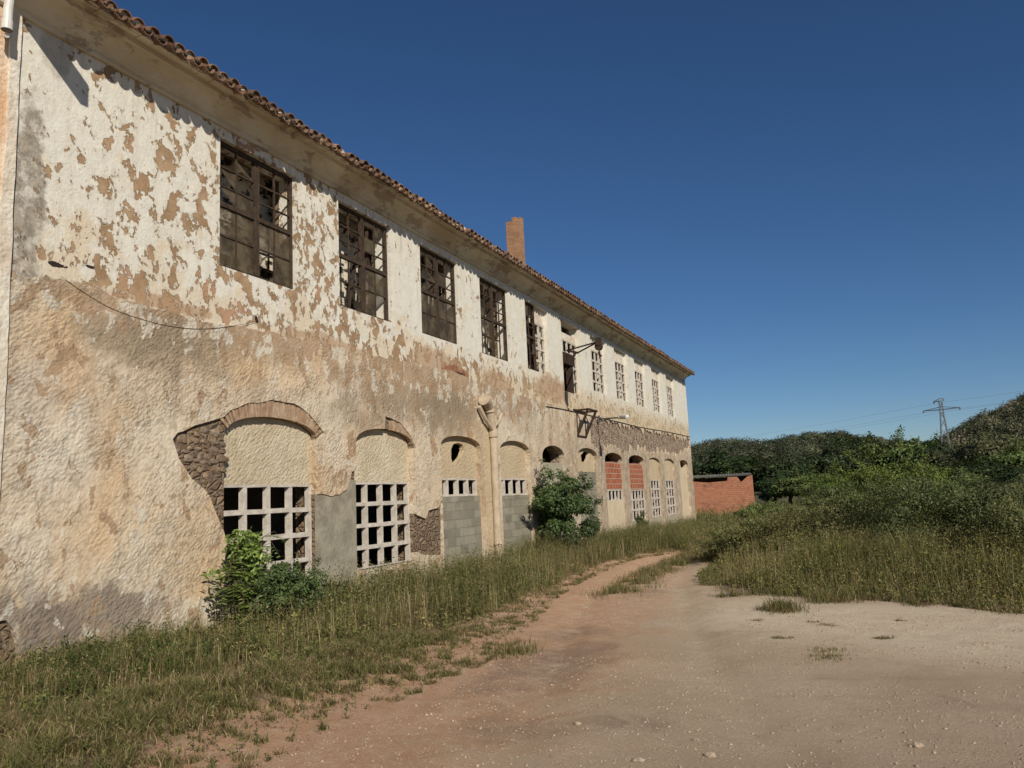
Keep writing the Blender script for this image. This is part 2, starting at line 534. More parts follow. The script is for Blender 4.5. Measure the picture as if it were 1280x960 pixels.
def brick_mat(name, c1, c2, mortar, bw, bh, ms=.012, axis='yz', soot=0., bump=.01):
    n = NT(name, .92, .1)
    P = n.pos(); x, y, z = n.sep(P)
    cmb = n.n.new('ShaderNodeCombineXYZ')
    n.L(n.m('ADD', y, x) if axis == 'yz' else n.m('SUBTRACT', x, y), cmb.inputs[0]); n.L(z, cmb.inputs[1])
    t = n.n.new('ShaderNodeTexBrick')
    w = n.noise(P, 5, 3, color=True)
    va = n.n.new('ShaderNodeVectorMath'); va.operation = 'MULTIPLY_ADD'
    n.L(w, va.inputs[0]); va.inputs[1].default_value = (.02, .012, 0); n.L(cmb.outputs[0], va.inputs[2])
    n.L(va.outputs[0], t.inputs['Vector'])
    t.inputs['Scale'].default_value = 1; t.inputs['Brick Width'].default_value = bw; t.inputs['Row Height'].default_value = bh
    t.inputs['Mortar Size'].default_value = ms; t.inputs['Mortar Smooth'].default_value = .3
    t.inputs['Color1'].default_value = (*c1, 1); t.inputs['Color2'].default_value = (*c2, 1); t.inputs['Mortar'].default_value = (*mortar, 1)
    c = n.mix(n.m('MULTIPLY', n.mr(n.noise(P, 3.5, 7, .7), .45, .75), .55), t.outputs[0], tuple(.55 * q for q in c1))
    if soot: c = n.mix(n.m('MULTIPLY', n.mr(n.noise(P, 1.2, 6, .7), .5, .7), soot), c, (.06, .045, .035))
    n.color(c)
    n.bump(n.m('ADD', n.m('MULTIPLY', t.outputs[1], -1.), n.m('MULTIPLY', n.noise(P, 40, 4), .4)), bump)
    M[name] = n.mat


def mat_tile():
    n = NT('old_clay_tile', .9, .15)
    P = n.pos()
    cell = n.voro(n.mapv(P, (.1, 4.7, .1)), 1., 'F1', out=1)
    c = n.ramp(n.sep(cell)[0], [(0, (.13, .075, .05)), (.35, (.23, .125, .075)), (.7, (.20, .13, .09)), (1, (.36, .23, .15))])
    c = n.mix(n.m('MULTIPLY', n.mr(n.noise(P, 9, 6, .7), .42, .62), .8), c, (.085, .065, .05))
    c = n.mix(n.m('MULTIPLY', n.mr(n.noise(P, 15, 5, .7), .58, .68), .6), c, (.42, .38, .28))
    n.color(c); n.bump(n.noise(P, 30, 5, .7), .01)
    M['tile'] = n.mat


def mat_cornice():
    n = NT('stained_cornice_plaster', .92, .1)
    P = n.pos()
    a = n.noise(n.mapv(P, (1, .6, 1)), 1.3, 7, .65)
    c = n.mix(n.mr(a, .4, .6), (.60, .55, .43), (.50, .43, .31))
    c = n.mix(n.m('MULTIPLY', n.mr(n.noise(n.mapv(P, (1, .5, 1)), 2.6, 8, .7), .53, .58), .6), c, (.25, .185, .12))
    n.color(c); n.bump(n.noise(P, 12, 6, .65), .02)
    M['cornice'] = n.mat


def mat_glass():
    n = NT('dusty_broken_glass', .45, .4)
    P = n.pos()
    c = n.mix(n.mr(n.noise(P, 4, 6, .7), .35, .65), (.05, .037, .02), (.125, .095, .053))
    n.color(c)
    tr = n.n.new('ShaderNodeBsdfTransparent'); mx = n.n.new('ShaderNodeMixShader')
    n.L(n.mr(n.noise(P, 2.2, 4, .6), .40, .68, .04, .32), mx.inputs[0])
    n.t.links.new(n.b.outputs[0], mx.inputs[1]); n.t.links.new(tr.outputs[0], mx.inputs[2]); n.t.links.new(mx.outputs[0], n.out.inputs[0])
    M['glass'] = n.mat


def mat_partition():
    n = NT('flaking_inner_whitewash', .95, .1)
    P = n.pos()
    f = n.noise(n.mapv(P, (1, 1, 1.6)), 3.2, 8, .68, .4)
    n.color(n.mix(n.mr(f, .515, .555), (.66, .60, .48), (.055, .042, .03)))  # flaked patches coloured near black, so interior shade is partly painted in
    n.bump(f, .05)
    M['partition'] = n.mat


def leaf_mat(name, gloss=.35, trans=.3):
    """foliage: each leaf carries its own colour in 'col'"""
    n = NT(name, .55, gloss)
    c = n.attr('col', True)
    hv = n.n.new('ShaderNodeHueSaturation')
    n.L(n.mr(n.rnd(), 0, 1, .485, .515, False), hv.inputs['Hue']); n.L(n.mr(n.rnd(), 0, 1, 1.05, 1.38, False), hv.inputs['Value'])
    n.L(c, hv.inputs['Color'])
    n.color(hv.outputs[0])
    t = n.n.new('ShaderNodeBsdfTranslucent'); n.L(n.mix(.5, hv.outputs[0], (.12, .16, .02)), t.inputs[0])
    mx = n.n.new('ShaderNodeMixShader'); mx.inputs[0].default_value = trans
    n.t.links.new(n.b.outputs[0], mx.inputs[1]); n.t.links.new(t.outputs[0], mx.inputs[2]); n.t.links.new(mx.outputs[0], n.out.inputs[0])
    M[name] = n.mat


def mat_ground():
    n = NT('bare_earth', .97, .08)
    P = n.pos()
    red, sand, soil, grey = n.attr('red'), n.attr('sand'), n.attr('soil'), n.attr('grey')
    a = n.noise(P, .7, 7, .65); b = n.noise(P, 4.5, 7, .7); d = n.noise(P, 55, 4, .7); e2 = n.noise(P, 1.9, 6, .6, .8)
    c = n.mix(n.mr(a, .35, .65), (.53, .405, .275), (.62, .485, .345))
    rd = n.mix(n.mr(b, .35, .68), (.58, .345, .205), (.66, .45, .295))
    c = n.mix(n.mr(n.m('ADD', red, n.m('MULTIPLY', n.m('SUBTRACT', e2, .5), 1.2)), .25, .85), c, rd)
    c = n.mix(n.m('MULTIPLY', n.mr(n.m('ADD', grey, n.m('MULTIPLY', n.m('SUBTRACT', e2, .5), 1.4)), .3, .9), .75), c, n.mix(b, (.27, .19, .135), (.36, .26, .185)))
    c = n.mix(n.mr(n.m('ADD', sand, n.m('MULTIPLY', n.m('SUBTRACT', b, .5), 1.0)), .3, .8), c, n.mix(n.mr(b, .4, .65), (.80, .67, .49), (.70, .575, .41)))
    c = n.mix(n.m('MULTIPLY', n.mr(n.m('ADD', soil, n.m('MULTIPLY', n.m('SUBTRACT', b, .5), 1.1)), .35, .85), .9), c, n.mix(n.mr(d, .35, .65), (.13, .09, .052), (.30, .215, .13)))
    c = n.mix(n.mr(soil, 1.3, 2.0), c, n.mix(b, (.05, .055, .02), (.10, .095, .04)))
    c = n.mix(n.m('MULTIPLY', n.mr(n.noise(P, 48, 5, .8), .53, .64), .5), c, (.70, .58, .45))
    c = n.mix(n.m('MULTIPLY', n.mr(n.noise(n.mapv(P, loc=(3, 9, 1)), 62, 5, .8), .54, .64), .45), c, (.23, .165, .115))
    n.color(c)
    h = n.m('ADD', n.m('MULTIPLY', n.noise(P, 40, 6, .8), .9), n.m('MULTIPLY', n.noise(P, 9, 7, .75), .6))
    h = n.m('ADD', h, n.m('MULTIPLY', n.noise(n.mapv(P, (1, .35, 1), (0, 0, R(-12))), 3., 5, .55), .4))
    n.bump(h, .045)
    M['ground'] = n.mat


mat_upper(); mat_lower(); mat_infill(); mat_masonry(); mat_tile(); mat_cornice(); mat_glass(); mat_partition(); mat_ground()
brick_mat('arch_brick', (.33, .20, .125), (.42, .27, .17), (.36, .28, .2), .30, .05)
brick_mat('chimney_brick', (.34, .165, .085), (.41, .225, .12), (.34, .25, .17), .26, .085, .012, 'yz', .3, .02)
brick_mat('hollow_brick', (.32, .10, .055), (.38, .135, .075), (.42, .31, .22), .40, .2, .018)
brick_mat('shed_brick', (.45, .165, .09), (.52, .225, .125), (.40, .24, .16), .30, .14, .02, 'xz', .5, .03)
brick_mat('cement_block', (.205, .188, .14), (.31, .285, .215), (.26, .238, .18), .40, .2, .012)
mat_simple('cement', (.215, .19, .14), (.335, .305, .23), 3, .95, .012, 14)
mat_simple('plaster_grey', (.32, .29, .2), (.40, .36, .26), 2, .95, .02, 12)
mat_simple('plaster_pale', (.60, .50, .34), (.52, .42, .28), 2, .95, .02, 12)
mat_simple('concrete', (.60, .55, .475), (.43, .38, .315), 7, .95, .01, 40)
mat_simple('frame_wood', (.036, .025, .018), (.075, .05, .034), 9, .8, .004, 50)
mat_simple('rust', (.03, .02, .015), (.06, .034, .022), 9, .85, .004, 50)
mat_simple('pipe_cement', (.50, .415, .30), (.38, .30, .215), 5, .9, .008, 40)
mat_simple('white_pvc', (.62, .62, .58), (.5, .5, .45), 5, .5, 0, 40, .4)
mat_simple('wing_render', (.58, .36, .21), (.66, .54, .40), 1.3, .95, .03, 14)
mat_simple('quoin', (.70, .66, .56), (.55, .46, .35), 2.2, .95, .03, 12)
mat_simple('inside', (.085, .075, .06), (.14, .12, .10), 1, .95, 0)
n = NT('stone', .95, .1)
sc3 = n.sep(n.voro(n.mapv(n.pos(), (1, 1, 1)), 5.5, 'F1', out=1))[0]
n.color(n.mix(n.mr(n.noise(scale=14, detail=6, rough=.7), .4, .65), n.ramp(sc3, [(0, (.20, .13, .085)), (.35, (.33, .235, .15)), (.65, (.24, .19, .14)), (1, (.40, .31, .215))]), (.15, .11, .08)))
n.bump(n.noise(scale=22, detail=6, rough=.7), .03); M['stone'] = n.mat
mat_simple('pebble', (.46, .365, .27), (.25, .18, .13), 11, .95, 0)
mat_simple('fibre_cement', (.20, .185, .16), (.13, .12, .105), 2, .9, .01, 20)
mat_simple('galvanised', (.10, .105, .11), (.20, .20, .20), 4, .6, 0, 40, .4, .5)
mat_simple('cable_black', (.03, .026, .022), (.05, .04, .035), 4, .8, 0)
mat_simple('bark', (.10, .075, .05), (.17, .13, .09), 8, .95, .01, 30)
mat_simple('hill_soil', (.13, .115, .065), (.24, .20, .13), .08, .95, 0)
leaf_mat('leaf'); leaf_mat('grass', .12, .32)

# ------------------------------------------------------------------ lower bays surveyed from the photograph
def bay(xl, xr, ysp, yap):
    """opening on the facade: left y, right y, springing z, apex z"""
    l = F(xl, ysp[0]); r_ = F(xr, ysp[1]); a = F((xl + xr) / 2, yap)
    return [l[0], r_[0], (l[1] + r_[1]) / 2, a[1]]


BAYS = [bay(284, 397, (545, 549), 521), bay(445, 517, (553, 559), 536), bay(551, 601, (556, 562), 545), bay(625, 662, (563, 566), 551),
        bay(678, 706, (572, 573), 557), bay(722, 747, (571, 574), 560), bay(756, 778, (575, 577), 566), bay(786, 805, (576, 578), 569),
        bay(811, 825, (578, 580), 572), bay(830, 843, (579, 581), 573.5), bay(849, 860, (581, 582), 575)]
BOT = {0: F(390, 733)[1], 1: F(480, 708)[1]}


def ground_z(y): return SLOPE * y


def arch_pts(b, zb, n=14, grow=0.0):
    l, r_, zs, za = b; l -= grow; r_ += grow
    c = (l + r_) / 2; w = (r_ - l) / 2; h = za + grow - zs
    pts = [(l, zb), (r_, zb)]
    for k in range(n + 1):
        t = math.pi * k / n
        pts.append((c + w * math.cos(t), zs + h * (math.sin(t) ** .8 if 0 < k < n else 0)))
    return pts


def bay_bottom(i):
    return BOT.get(i, ground_z(BAYS[i][1]) + (.35 if i >= 4 else .02) + (.0 if i < 8 else .15))


LOWER = [arch_pts(b, bay_bottom(i)) for i, b in enumerate(BAYS)]
UY0, UP_, UW = 8.965, 3.0615, 1.82
UZ0, UZ1 = 3.741 + EYE, 5.824 + EYE
UPPER = []
for i in range(11):
    y = UY0 + i * UP_
    z0 = UZ0 if i != 5 else UZ0 - .35
    UPPER.append([(y, z0), (y + UW, z0), (y + UW, UZ1), (y, UZ1)])
YL, YR = 5.73, 44.5
RE = 43.95           # end of the eaves
ZT = 6.06 + EYE
TH = .50

bld = empty('factory_building', (0, 25, -.3))
tag(bld, 'long derelict two-storey building with peeling plaster, arched lower bays and clay tile eaves', 'building')

outer = [(YL, -1.2), (YR, -1.2), (YR, ZT + .1), (YL, ZT + .1)]
GROW_L = [arch_pts(b, bay_bottom(i), grow=.012) for i, b in enumerate(BAYS)]
GROW_U = [[(a[0][0] - .012, a[0][1] - .012), (a[1][0] + .012, a[1][1] - .012), (a[2][0] + .012, a[2][1] + .012), (a[3][0] - .012, a[3][1] + .012)] for a in UPPER]
wall = sheet('wall', outer, GROW_L + GROW_U, -TH, -.05, M['masonry'], bld)

# --- plaster coats, each a slab of its own on the masonry
seam_px = [(20, 352), (45, 346), (75, 352), (110, 358), (150, 372), (200, 388), (260, 402), (320, 412), (380, 424), (440, 438), (520, 455), (560, 462), (600, 478), (640, 492),
           (700, 508), (760, 521), (800, 534), (840, 541), (864, 546)]
seam = [F(*q) for q in seam_px]
seam[0] = (YL, seam[0][1]); seam[-1] = (YR, seam[-1][1])
seam_j = jag(seam, .06, .14, closed=False, seed=3)
ends_z = [F(*q) for q in [(8, 775), (22, 800), (24, 835), (52, 853), (62, 850), (100, 852), (150, 862)]]
low_outer = seam_j + [(YR, -1.1), (9.5, -1.1)] + jag(list(reversed(ends_z)), .03, .1, closed=False, seed=9) + [(YL, ends_z[0][1])]
patch1 = jag([F(*q) for q in [(300, 732), (290, 690), (283, 672), (270, 640), (262, 618), (240, 598), (224, 574), (216, 549), (222, 541), (250, 530), (280, 521), (288, 513), (310, 504), (340, 500),
                              (366, 504), (388, 518), (406, 541), (398, 549), (340, 560), (320, 720)]], .022, .1, seed=1)
patch2 = jag([F(*q) for q in [(392, 617), (415, 620), (434, 613), (440, 590), (448, 585), (448, 742), (392, 746)]], .03, .1, seed=2)
patch3 = jag([F(*q) for q in [(514, 655), (519, 642), (532, 648), (536, 638), (549, 634), (553, 622), (553, 694), (535, 694), (514, 690)]], .03, .08, seed=4)
patch4 = jag([F(*q) for q in [(482, 520), (500, 528), (514, 546), (520, 560), (480, 560)]], .012, .1, seed=5)
patch5 = jag([F(*q) for q in [(739, 522), (770, 527), (800, 535), (835, 543), (862, 550), (863, 560), (846, 567), (826, 566), (806, 563), (790, 562), (779, 566), (766, 558), (755, 560), (749, 568), (738, 549)]], .34, .16, seed=6)
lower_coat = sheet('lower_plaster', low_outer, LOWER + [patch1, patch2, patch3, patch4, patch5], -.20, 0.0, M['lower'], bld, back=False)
up_outer = [(a, b - .04) for a, b in seam_j]
up_outer = [(YL, up_outer[0][1])] + up_outer[1:-1] + [(YR, up_outer[-1][1])] + [(YR, ZT + .08), (YL, ZT + .08)]
upper_coat = sheet('upper_plaster', up_outer, UPPER, -.40, -.018, M['upper'], bld, back=False)
y0, y1 = BAYS[0][1], BAYS[1][0]
zt = F(420, 600)[1]
mb = MB(); mb.box((-.08, y0 + .002, -.8), (-.022, y1 - .002, zt)); mb.build('cement_patch', M['cement'], bld)

# --- exposed field stones left of the first arch, and the brick arches
mb = MB()
poly = [F(*q) for q in [(262, 600), (243, 590), (228, 572), (220, 551), (228, 544), (268, 532), (284, 560), (284, 590)]]
py_, pz_ = [p[0] for p in poly], [p[1] for p in poly]
placed = []
for _ in range(500):
    y, z = random.uniform(min(py_), max(py_)), random.uniform(min(pz_), max(pz_))
    r_ = random.uniform(.05, .115)
    if not pip(poly, np.array([y]), np.array([z]))[0]: continue
    if any(math.hypot((y - a) / 1.25, z - b) < (r_ + c) * .78 for a, b, c in placed): continue
    placed.append((y, z, r_))
    bm = bmesh.new(); bmesh.ops.create_icosphere(bm, subdivisions=2, radius=1)
    sy, sz = r_ * random.uniform(1., 1.5), r_ * random.uniform(.6, .9)
    sd = random.uniform(0, 99)
    vs = []
    for v in bm.verts:
        k = 1 + .5 * mnoise.noise(v.co * 1.3 + Vector((sd, 0, 0)))
        vs.append((-.058 + v.co.x * .034 * k, y + v.co.y * sy * k, z + v.co.z * sz * k))
    mb.add(vs, [tuple(v.index for v in f.verts) for f in bm.faces]); bm.free()
mb.build('exposed_stones', M['stone'], bld)


def brick_ring(b, t0, t1, width, name, seed):
    l, r_, zs, za = b; c = (l + r_) / 2; w = (r_ - l) / 2; h = za - zs
    mb = MB(); rr = random.Random(seed)
    L = 0; N = 400; P = []
    for k in range(N + 1):
        t = t0 + (t1 - t0) * k / N
        P.append((c + w * math.cos(t), zs + h * max(math.sin(t), 0) ** .8))
    acc, last = 0, P[0]
    step = .062
    i = 1
    while i < N:
        a = P[i - 1]; acc += math.hypot(P[i][0] - a[0], P[i][1] - a[1])
        if acc >= step:
            acc = 0
            p = P[i]; d = np.array(P[min(i + 4, N)]) - np.array(P[max(i - 4, 0)]); d /= np.linalg.norm(d)
            nrm = np.array([d[1], -d[0]]);
            if nrm[1] < 0: nrm = -nrm
            xo = -.012 + rr.uniform(-.014, .004); ln = width * rr.uniform(.93, 1.05)
            q0 = np.array(p) - nrm * .004; q1 = q0 + nrm * ln; hw = .0255
            vs = []
            for x in (-.11, xo):
                for s_, e in ((q0, -1), (q0, 1), (q1, 1), (q1, -1)):
                    vv = s_ + d * e * hw; vs.append((x, vv[0], vv[1]))
            mb.add(vs, [(0, 1, 2, 3), (4, 7, 6, 5), (0, 4, 5, 1), (1, 5, 6, 2), (2, 6, 7, 3), (3, 7, 4, 0)])
        i += 1
    mb.build(name, M['arch_brick_unit'], bld)


n = NT('arch_brick_unit', .92, .1)
vo = n.voro(n.mapv(n.pos(), (.5, 14, 5)), 1., 'F1', out=1)
n.color(n.mix(n.mr(n.noise(scale=8, detail=6, rough=.7), .4, .7), n.ramp(n.sep(vo)[0], [(0, (.34, .225, .14)), (.5, (.40, .275, .18)), (1, (.47, .36, .25))]), (.24, .165, .11)))
n.bump(n.noise(scale=45, detail=4), .008); M['arch_brick_unit'] = n.mat
brick_ring(BAYS[0], .05, math.pi - .12, .27, 'brick_arch', 1)
brick_ring(BAYS[1], .05, 1.45, .2, 'brick_arch', 2)

# --- lattice grilles, panels, blocks
def lattice(y0, y1, z0, z1, cols, rows, xf=-.145, depth=.10, bar=.075, skip=(), jit=.006):
    mb = MB()
    for k in range(cols + 1):
        y = y0 + (y1 - y0) * k / cols
        a = max(y0, y - bar / 2); b = min(y1, y + bar / 2)
        if k == 0: b = y0 + bar * .8
        if k == cols: a = y1 - bar * .8
        for r_ in range(rows):
            if ('v', k, r_) in skip: continue
            za = z0 + (z1 - z0) * r_ / rows; zb = z0 + (z1 - z0) * (r_ + 1) / rows
            mb.box((xf - depth, a, za), (xf, b, zb), 0, jit * .5)
    for r_ in range(rows + 1):
        z = z0 + (z1 - z0) * r_ / rows
        za = max(z0 - .004, z - bar / 2); zb = min(z1 + .004, z + bar / 2)
        for k in range(cols):
            if ('h', k, r_) in skip: continue
            ya = y0 + (y1 - y0) * k / cols; yb = y0 + (y1 - y0) * (k + 1) / cols
            mb.box((xf - depth - .004, ya, za), (xf + .004, yb, zb), 0, jit)
    return mb.build('lattice_grille', M['concrete'], bld)


def panel(i, z0, z1, mat, name, xf=-.145, th=.12, arch=True, hole=None, drop=0.0):
    l, r_, zs, za = BAYS[i]
    if arch:
        out = arch_pts([l - .003, r_ + .003, zs - drop, za - drop], z0)
        out = [(y, z) for y, z in out]
    else:
        out = [(l - .003, z0), (r_ + .003, z0), (r_ + .003, z1), (l - .003, z1)]
    return sheet(name, out, [hole] if hole else [], xf - th, xf, mat, bld)


def ell(px, py, rx, ry, n=18, sq=0.):
    c, r_ = blobpx(px, py, rx, ry)
    return [(c[0] + r_[0] * math.cos(2 * math.pi * k / n), c[1] + r_[1] * math.sin(2 * math.pi * k / n)) for k in range(n)]


def zpx(px, py, X=-.145): return F(px, py, X)[1]


def ycl(i): return BAYS[i][0] + .004, BAYS[i][1] - .004


# bay 1
zt1, zr1 = zpx(340, 606), (zpx(380, 606) - zpx(380, 700)) / 3
panel(0, zt1 + .003, 0, M['infill'], 'arch_infill')
a, b = ycl(0)
lattice(a, b, zt1 - 4 * zr1, zt1, 4, 4, skip={('v', 1, 1)})
# bay 2
zt2 = zpx(480, 603); zb2 = zpx(480, 708)
panel(1, zt2 + .003, 0, M['infill'], 'arch_infill')
a, b = ycl(1)
lattice(a, b, zb2, zt2, 4, 4)
# bays 3, 4
for i, (t, bt) in {2: ((573, 598), (573, 620)), 3: ((643, 598), (643, 619))}.items():
    z1_, z0_ = zpx(*t), zpx(*bt)
    tear = None
    if i == 2:
        tear = [F(*q, -.145) for q in [(567, 582), (564, 573), (564, 561), (567, 555), (573, 553.5), (579, 556), (580, 563), (577, 571), (571, 578)]]
    panel(i, z1_ + .003, 0, M['infill'], 'arch_infill', hole=tear)
    a, b = ycl(i)
    lattice(a, b, z0_, z1_, 4, 1, bar=.085)
    mb = MB(); mb.box((-.25, a - .01, bay_bottom(i) - .3), (-.07, b + .01, z0_ - .008)); mb.build('block_infill', M['cement_block'], bld)
# bays 5, 6: dark arch over a smooth panel
zz5 = zpx(692, 579); a, b = ycl(4)
mb = MB(); mb.box((-.2, a - .01, bay_bottom(4) - .5), (-.06, b + .01, zz5)); mb.build('plaster_infill', M['plaster_grey'], bld)
hole6 = [F(*q, -.145) for q in [(727, 577), (726, 569), (731, 563), (737, 565), (736, 572), (733, 578)]]
zz6 = zpx(735, 590)
panel(5, zz6 + .003, 0, M['infill'], 'arch_infill', hole=hole6)
a, b = ycl(5)
mb = MB(); mb.box((-.24, a - .01, bay_bottom(5) - .5), (-.10, b + .01, zz6)); mb.build('block_infill', M['cement_block'], bld)
# bays 7, 8: red hollow brick over lattice
for i, (pt, pb, gb, rows) in {6: ((767, 573), (767, 612), (767, 626), 1), 7: ((796, 576), (796, 612), (796, 650), 3)}.items():
    a, b = ycl(i)
    zt_, zb_, zg = zpx(*pt), zpx(*pb), zpx(*gb)
    sheet('brick_infill', arch_pts([a - .003, b + .003, BAYS[i][2] - .22, BAYS[i][3] - .33], zb_), [], -.22, -.08, M['hollow_brick'], bld)
    lattice(a, b, zg, zb_ - .005, 5, rows, xf=-.08, bar=.08, depth=.05)
    if i == 6:
        mb = MB(); mb.box((-.2, a - .01, bay_bottom(6) - .3), (-.04, b + .01, zg - .008)); mb.build('plaster_infill', M['plaster_pale'], bld)
    else:
        mb = MB(); mb.box((-.2, a - .01, bay_bottom(7) - .5), (-.04, b + .01, zg - .008)); mb.build('plaster_infill', M['plaster_grey'], bld)
# bays 9, 10
for i, (gt, gb) in {8: ((819, 600), (819, 646)), 9: ((838, 600), (838, 643))}.items():
    a, b = ycl(i); z1_, z0_ = zpx(*gt), zpx(*gb)
    panel(i, z1_ + .003, 0, M['infill'], 'arch_infill', xf=-.10)
    lattice(a, b, z0_, z1_, 4, 4, xf=-.10, bar=.075, depth=.05)
    mb = MB(); mb.box((-.2, a - .01, bay_bottom(i) - .5), (-.04, b + .01, z0_ - .008)); mb.build('plaster_infill', M['plaster_grey'], bld)
# bay 11: closed, round hole at the top
panel(10, bay_bottom(10) - .1, 0, M['plaster_pale'], 'arch_infill', xf=-.10, hole=[F(*q, -.10) for q in [(850, 580), (850, 576.5), (853, 574.5), (857, 576.5), (857.5, 582), (854, 586), (851, 584)]])

# --- upper windows
def window(i, y0, y1, z0, z1, half=False, seed=0):
    rr = random.Random(seed)
    xf = -.10; d = .055
    mb = MB(); fr = .06
    mb.box((xf - d, y0, z0), (xf, y0 + fr, z1)); mb.box((xf - d, y1 - fr, z0), (xf, y1, z1))
    mb.box((xf - d - .003, y0 + fr, z1 - fr), (xf + .003, y1 - fr, z1)); mb.box((xf - d - .003, y0 + fr, z0), (xf + .003, y1 - fr, z0 + fr * .8))
    zm = z0 + (z1 - z0) * .5
    ym = (y0 + y1) / 2
    mb.box((xf - d + .002, y0 + fr, zm - .04), (xf + .012, y1 - fr, zm + .035))
    cols = 4
    if half: cols = 2
    else:
        for q in (-.034, .034):
            mb.box((xf - d - .005, ym + q - .026, z0 + fr), (xf + .007, ym + q + .026, zm - .042)); mb.box((xf - d - .005, ym + q - .026, zm + .037), (xf + .007, ym + q + .026, z1 - fr))
    W = (y1 - y0) / cols
    rows = [z0 + fr, z0 + (zm - z0) * .52, zm, zm + (z1 - zm) * .3, zm + (z1 - zm) * .6, z1 - fr]
    for k in range(1, cols):
        if not half and k == 2: continue
        y = y0 + W * k
        mb.box((xf - .04, y - .014, z0 + fr * .8), (xf - .01, y + .014, zm - .04)); mb.box((xf - .04, y - .014, zm + .035), (xf - .01, y + .014, z1 - fr))
    for z in (rows[1], rows[3], rows[4]):
        for k in range(cols):
            if rr.random() < .1: continue
            mb.box((xf - .042, y0 + W * k + .012, z - .013), (xf - .008, y0 + W * (k + 1) - .012, z + .013), 0, .004)
    if i in (1, 2, 3, 4):               # loose boards inside
        for _ in range(3):
            ya = rr.uniform(y0 + .2, y1 - .2); mb.bar((xf - .09, ya, z0 + rr.uniform(.05, 1.0)), (xf - .13, ya + rr.uniform(-.4, .4), z1 - rr.uniform(.1, .6)), .03, .06)
    w = mb.build('window', M['frame_wood'], bld)
    # what is left of the panes
    gb = MB()
    for r_ in range(5):
        for k in range(cols):
            ya, yb = y0 + W * k + .012, y0 + W * (k + 1) - .012
            za, zb = rows[r_] + .01, rows[r_ + 1] - .01
            low = r_ < 2
            u = rr.random()
            whole = .84 if low else .16
            shard = .97 if low else .5
            if i == 1: whole, shard = (.5, .6) if (low and k >= 2) else (.08, .25)
            if i == 2 and low: whole, shard = 1.1, 1.2
            if i >= 3: whole, shard = .15, .4
            x = xf - .025
            if u < whole: gb.add([(x, ya, za), (x, yb, za), (x, yb, zb), (x, ya, zb)], [(0, 1, 2, 3)])
            elif u < shard:
                c = rr.choice((0, 1, 2, 3)); Q = [(ya, za), (yb, za), (yb, zb), (ya, zb)]
                p0, p1, p3 = Q[c], Q[(c + 1) % 4], Q[(c + 3) % 4]
                lerp = lambda s_, e, t: (s_[0] + (e[0] - s_[0]) * t, s_[1] + (e[1] - s_[1]) * t)
                pts = [p0, lerp(p0, p1, rr.uniform(.5, 1))]
                for _ in range(3):
                    t = rr.uniform(.2, .7); s2 = rr.uniform(.1, .6); m_ = lerp(p0, p1, t); m2 = lerp(p0, p3, s2); pts.append((m_[0] + m2[0] - p0[0], m_[1] + m2[1] - p0[1]))
                pts.append(lerp(p0, p3, rr.uniform(.5, 1)))
                cx, cz = sum(p[0] for p in pts) / len(pts), sum(p[1] for p in pts) / len(pts)
                pts.sort(key=lambda p: math.atan2(p[1] - cz, p[0] - cx))
                gb.add([(x, p[0], p[1]) for p in pts], [tuple(range(len(pts)))])
    if gb.f: gb.build('pane', M['glass'], w)


for i in range(4):
    window(i, UPPER[i][0][0] + .003, UPPER[i][1][0] - .003, UZ0 + .003, UZ1 - .003, seed=20 + i)
# bay 5: half a window, half a lattice
l = UPPER[4][0][0]; r_ = UPPER[4][1][0]; mid = l + (r_ - l) * .5
window(4, l + .003, mid, UZ0 + .003, UZ1 - .003, half=True, seed=31)
ZL1, ZL0 = 5.33 + EYE, UZ0 + .01
lattice(mid + .05, r_ - .003, ZL0, ZL1, 2, 4, xf=-.16, depth=.05)
mb = MB(); mb.box((-.30, mid + .04, ZL1 + .008), (-.15, r_ + .002, UZ1 + .003)); mb.build('wall_infill', M['quoin'], bld)
# bay 6: hoist door: lattice above and to the right, open below
l = UPPER[5][0][0]; r_ = UPPER[5][1][0]
mb = MB(); mb.box((-.30, l - .002, ZL1 - .1), (-.15, r_ + .002, UZ1 - .36)); mb.build('wall_infill', M['quoin'], bld)
lattice(l + .003, r_ - .003, ZL0 - .3, ZL1 - .11, 4, 4, xf=-.16, depth=.05, skip={('v', k, q) for k in (0, 1, 2) for q in (0, 1, 2)} | {('h', k, q) for k in (0, 1) for q in (0, 1, 2)})
mb = MB()
mb.box((-.2, l + .75, UZ0 - 1.05), (-.02, l + .98, ZL1 - .75)); mb.box((-.25, l + .05, ZL1 - 1.0), (.02, l + 1.0, ZL1 - .62)); mb.bar((-.12, l + .05, UZ0 + .2), (-.12, l + 1.7, UZ0 + 1.2), .05, .05)
mb.bar((-.12, l + .05, UZ0 + .55), (-.1, l + .8, UZ0 + .75), .04, .04)
mb.build('hoist_post', M['rust'], bld)
# bays 7-11: white infill over lattice
for i in range(6, 11):
    l = UPPER[i][0][0]; r_ = UPPER[i][1][0]
    mb = MB(); mb.box((-.28, l - .002, ZL1 + .006), (-.13, r_ + .002, UZ1 + .003)); mb.build('wall_infill', M['quoin'], bld)
    lattice(l + .003, r_ - .003, ZL0, ZL1, 4, 4, xf=-.14, bar=.068, depth=.05)

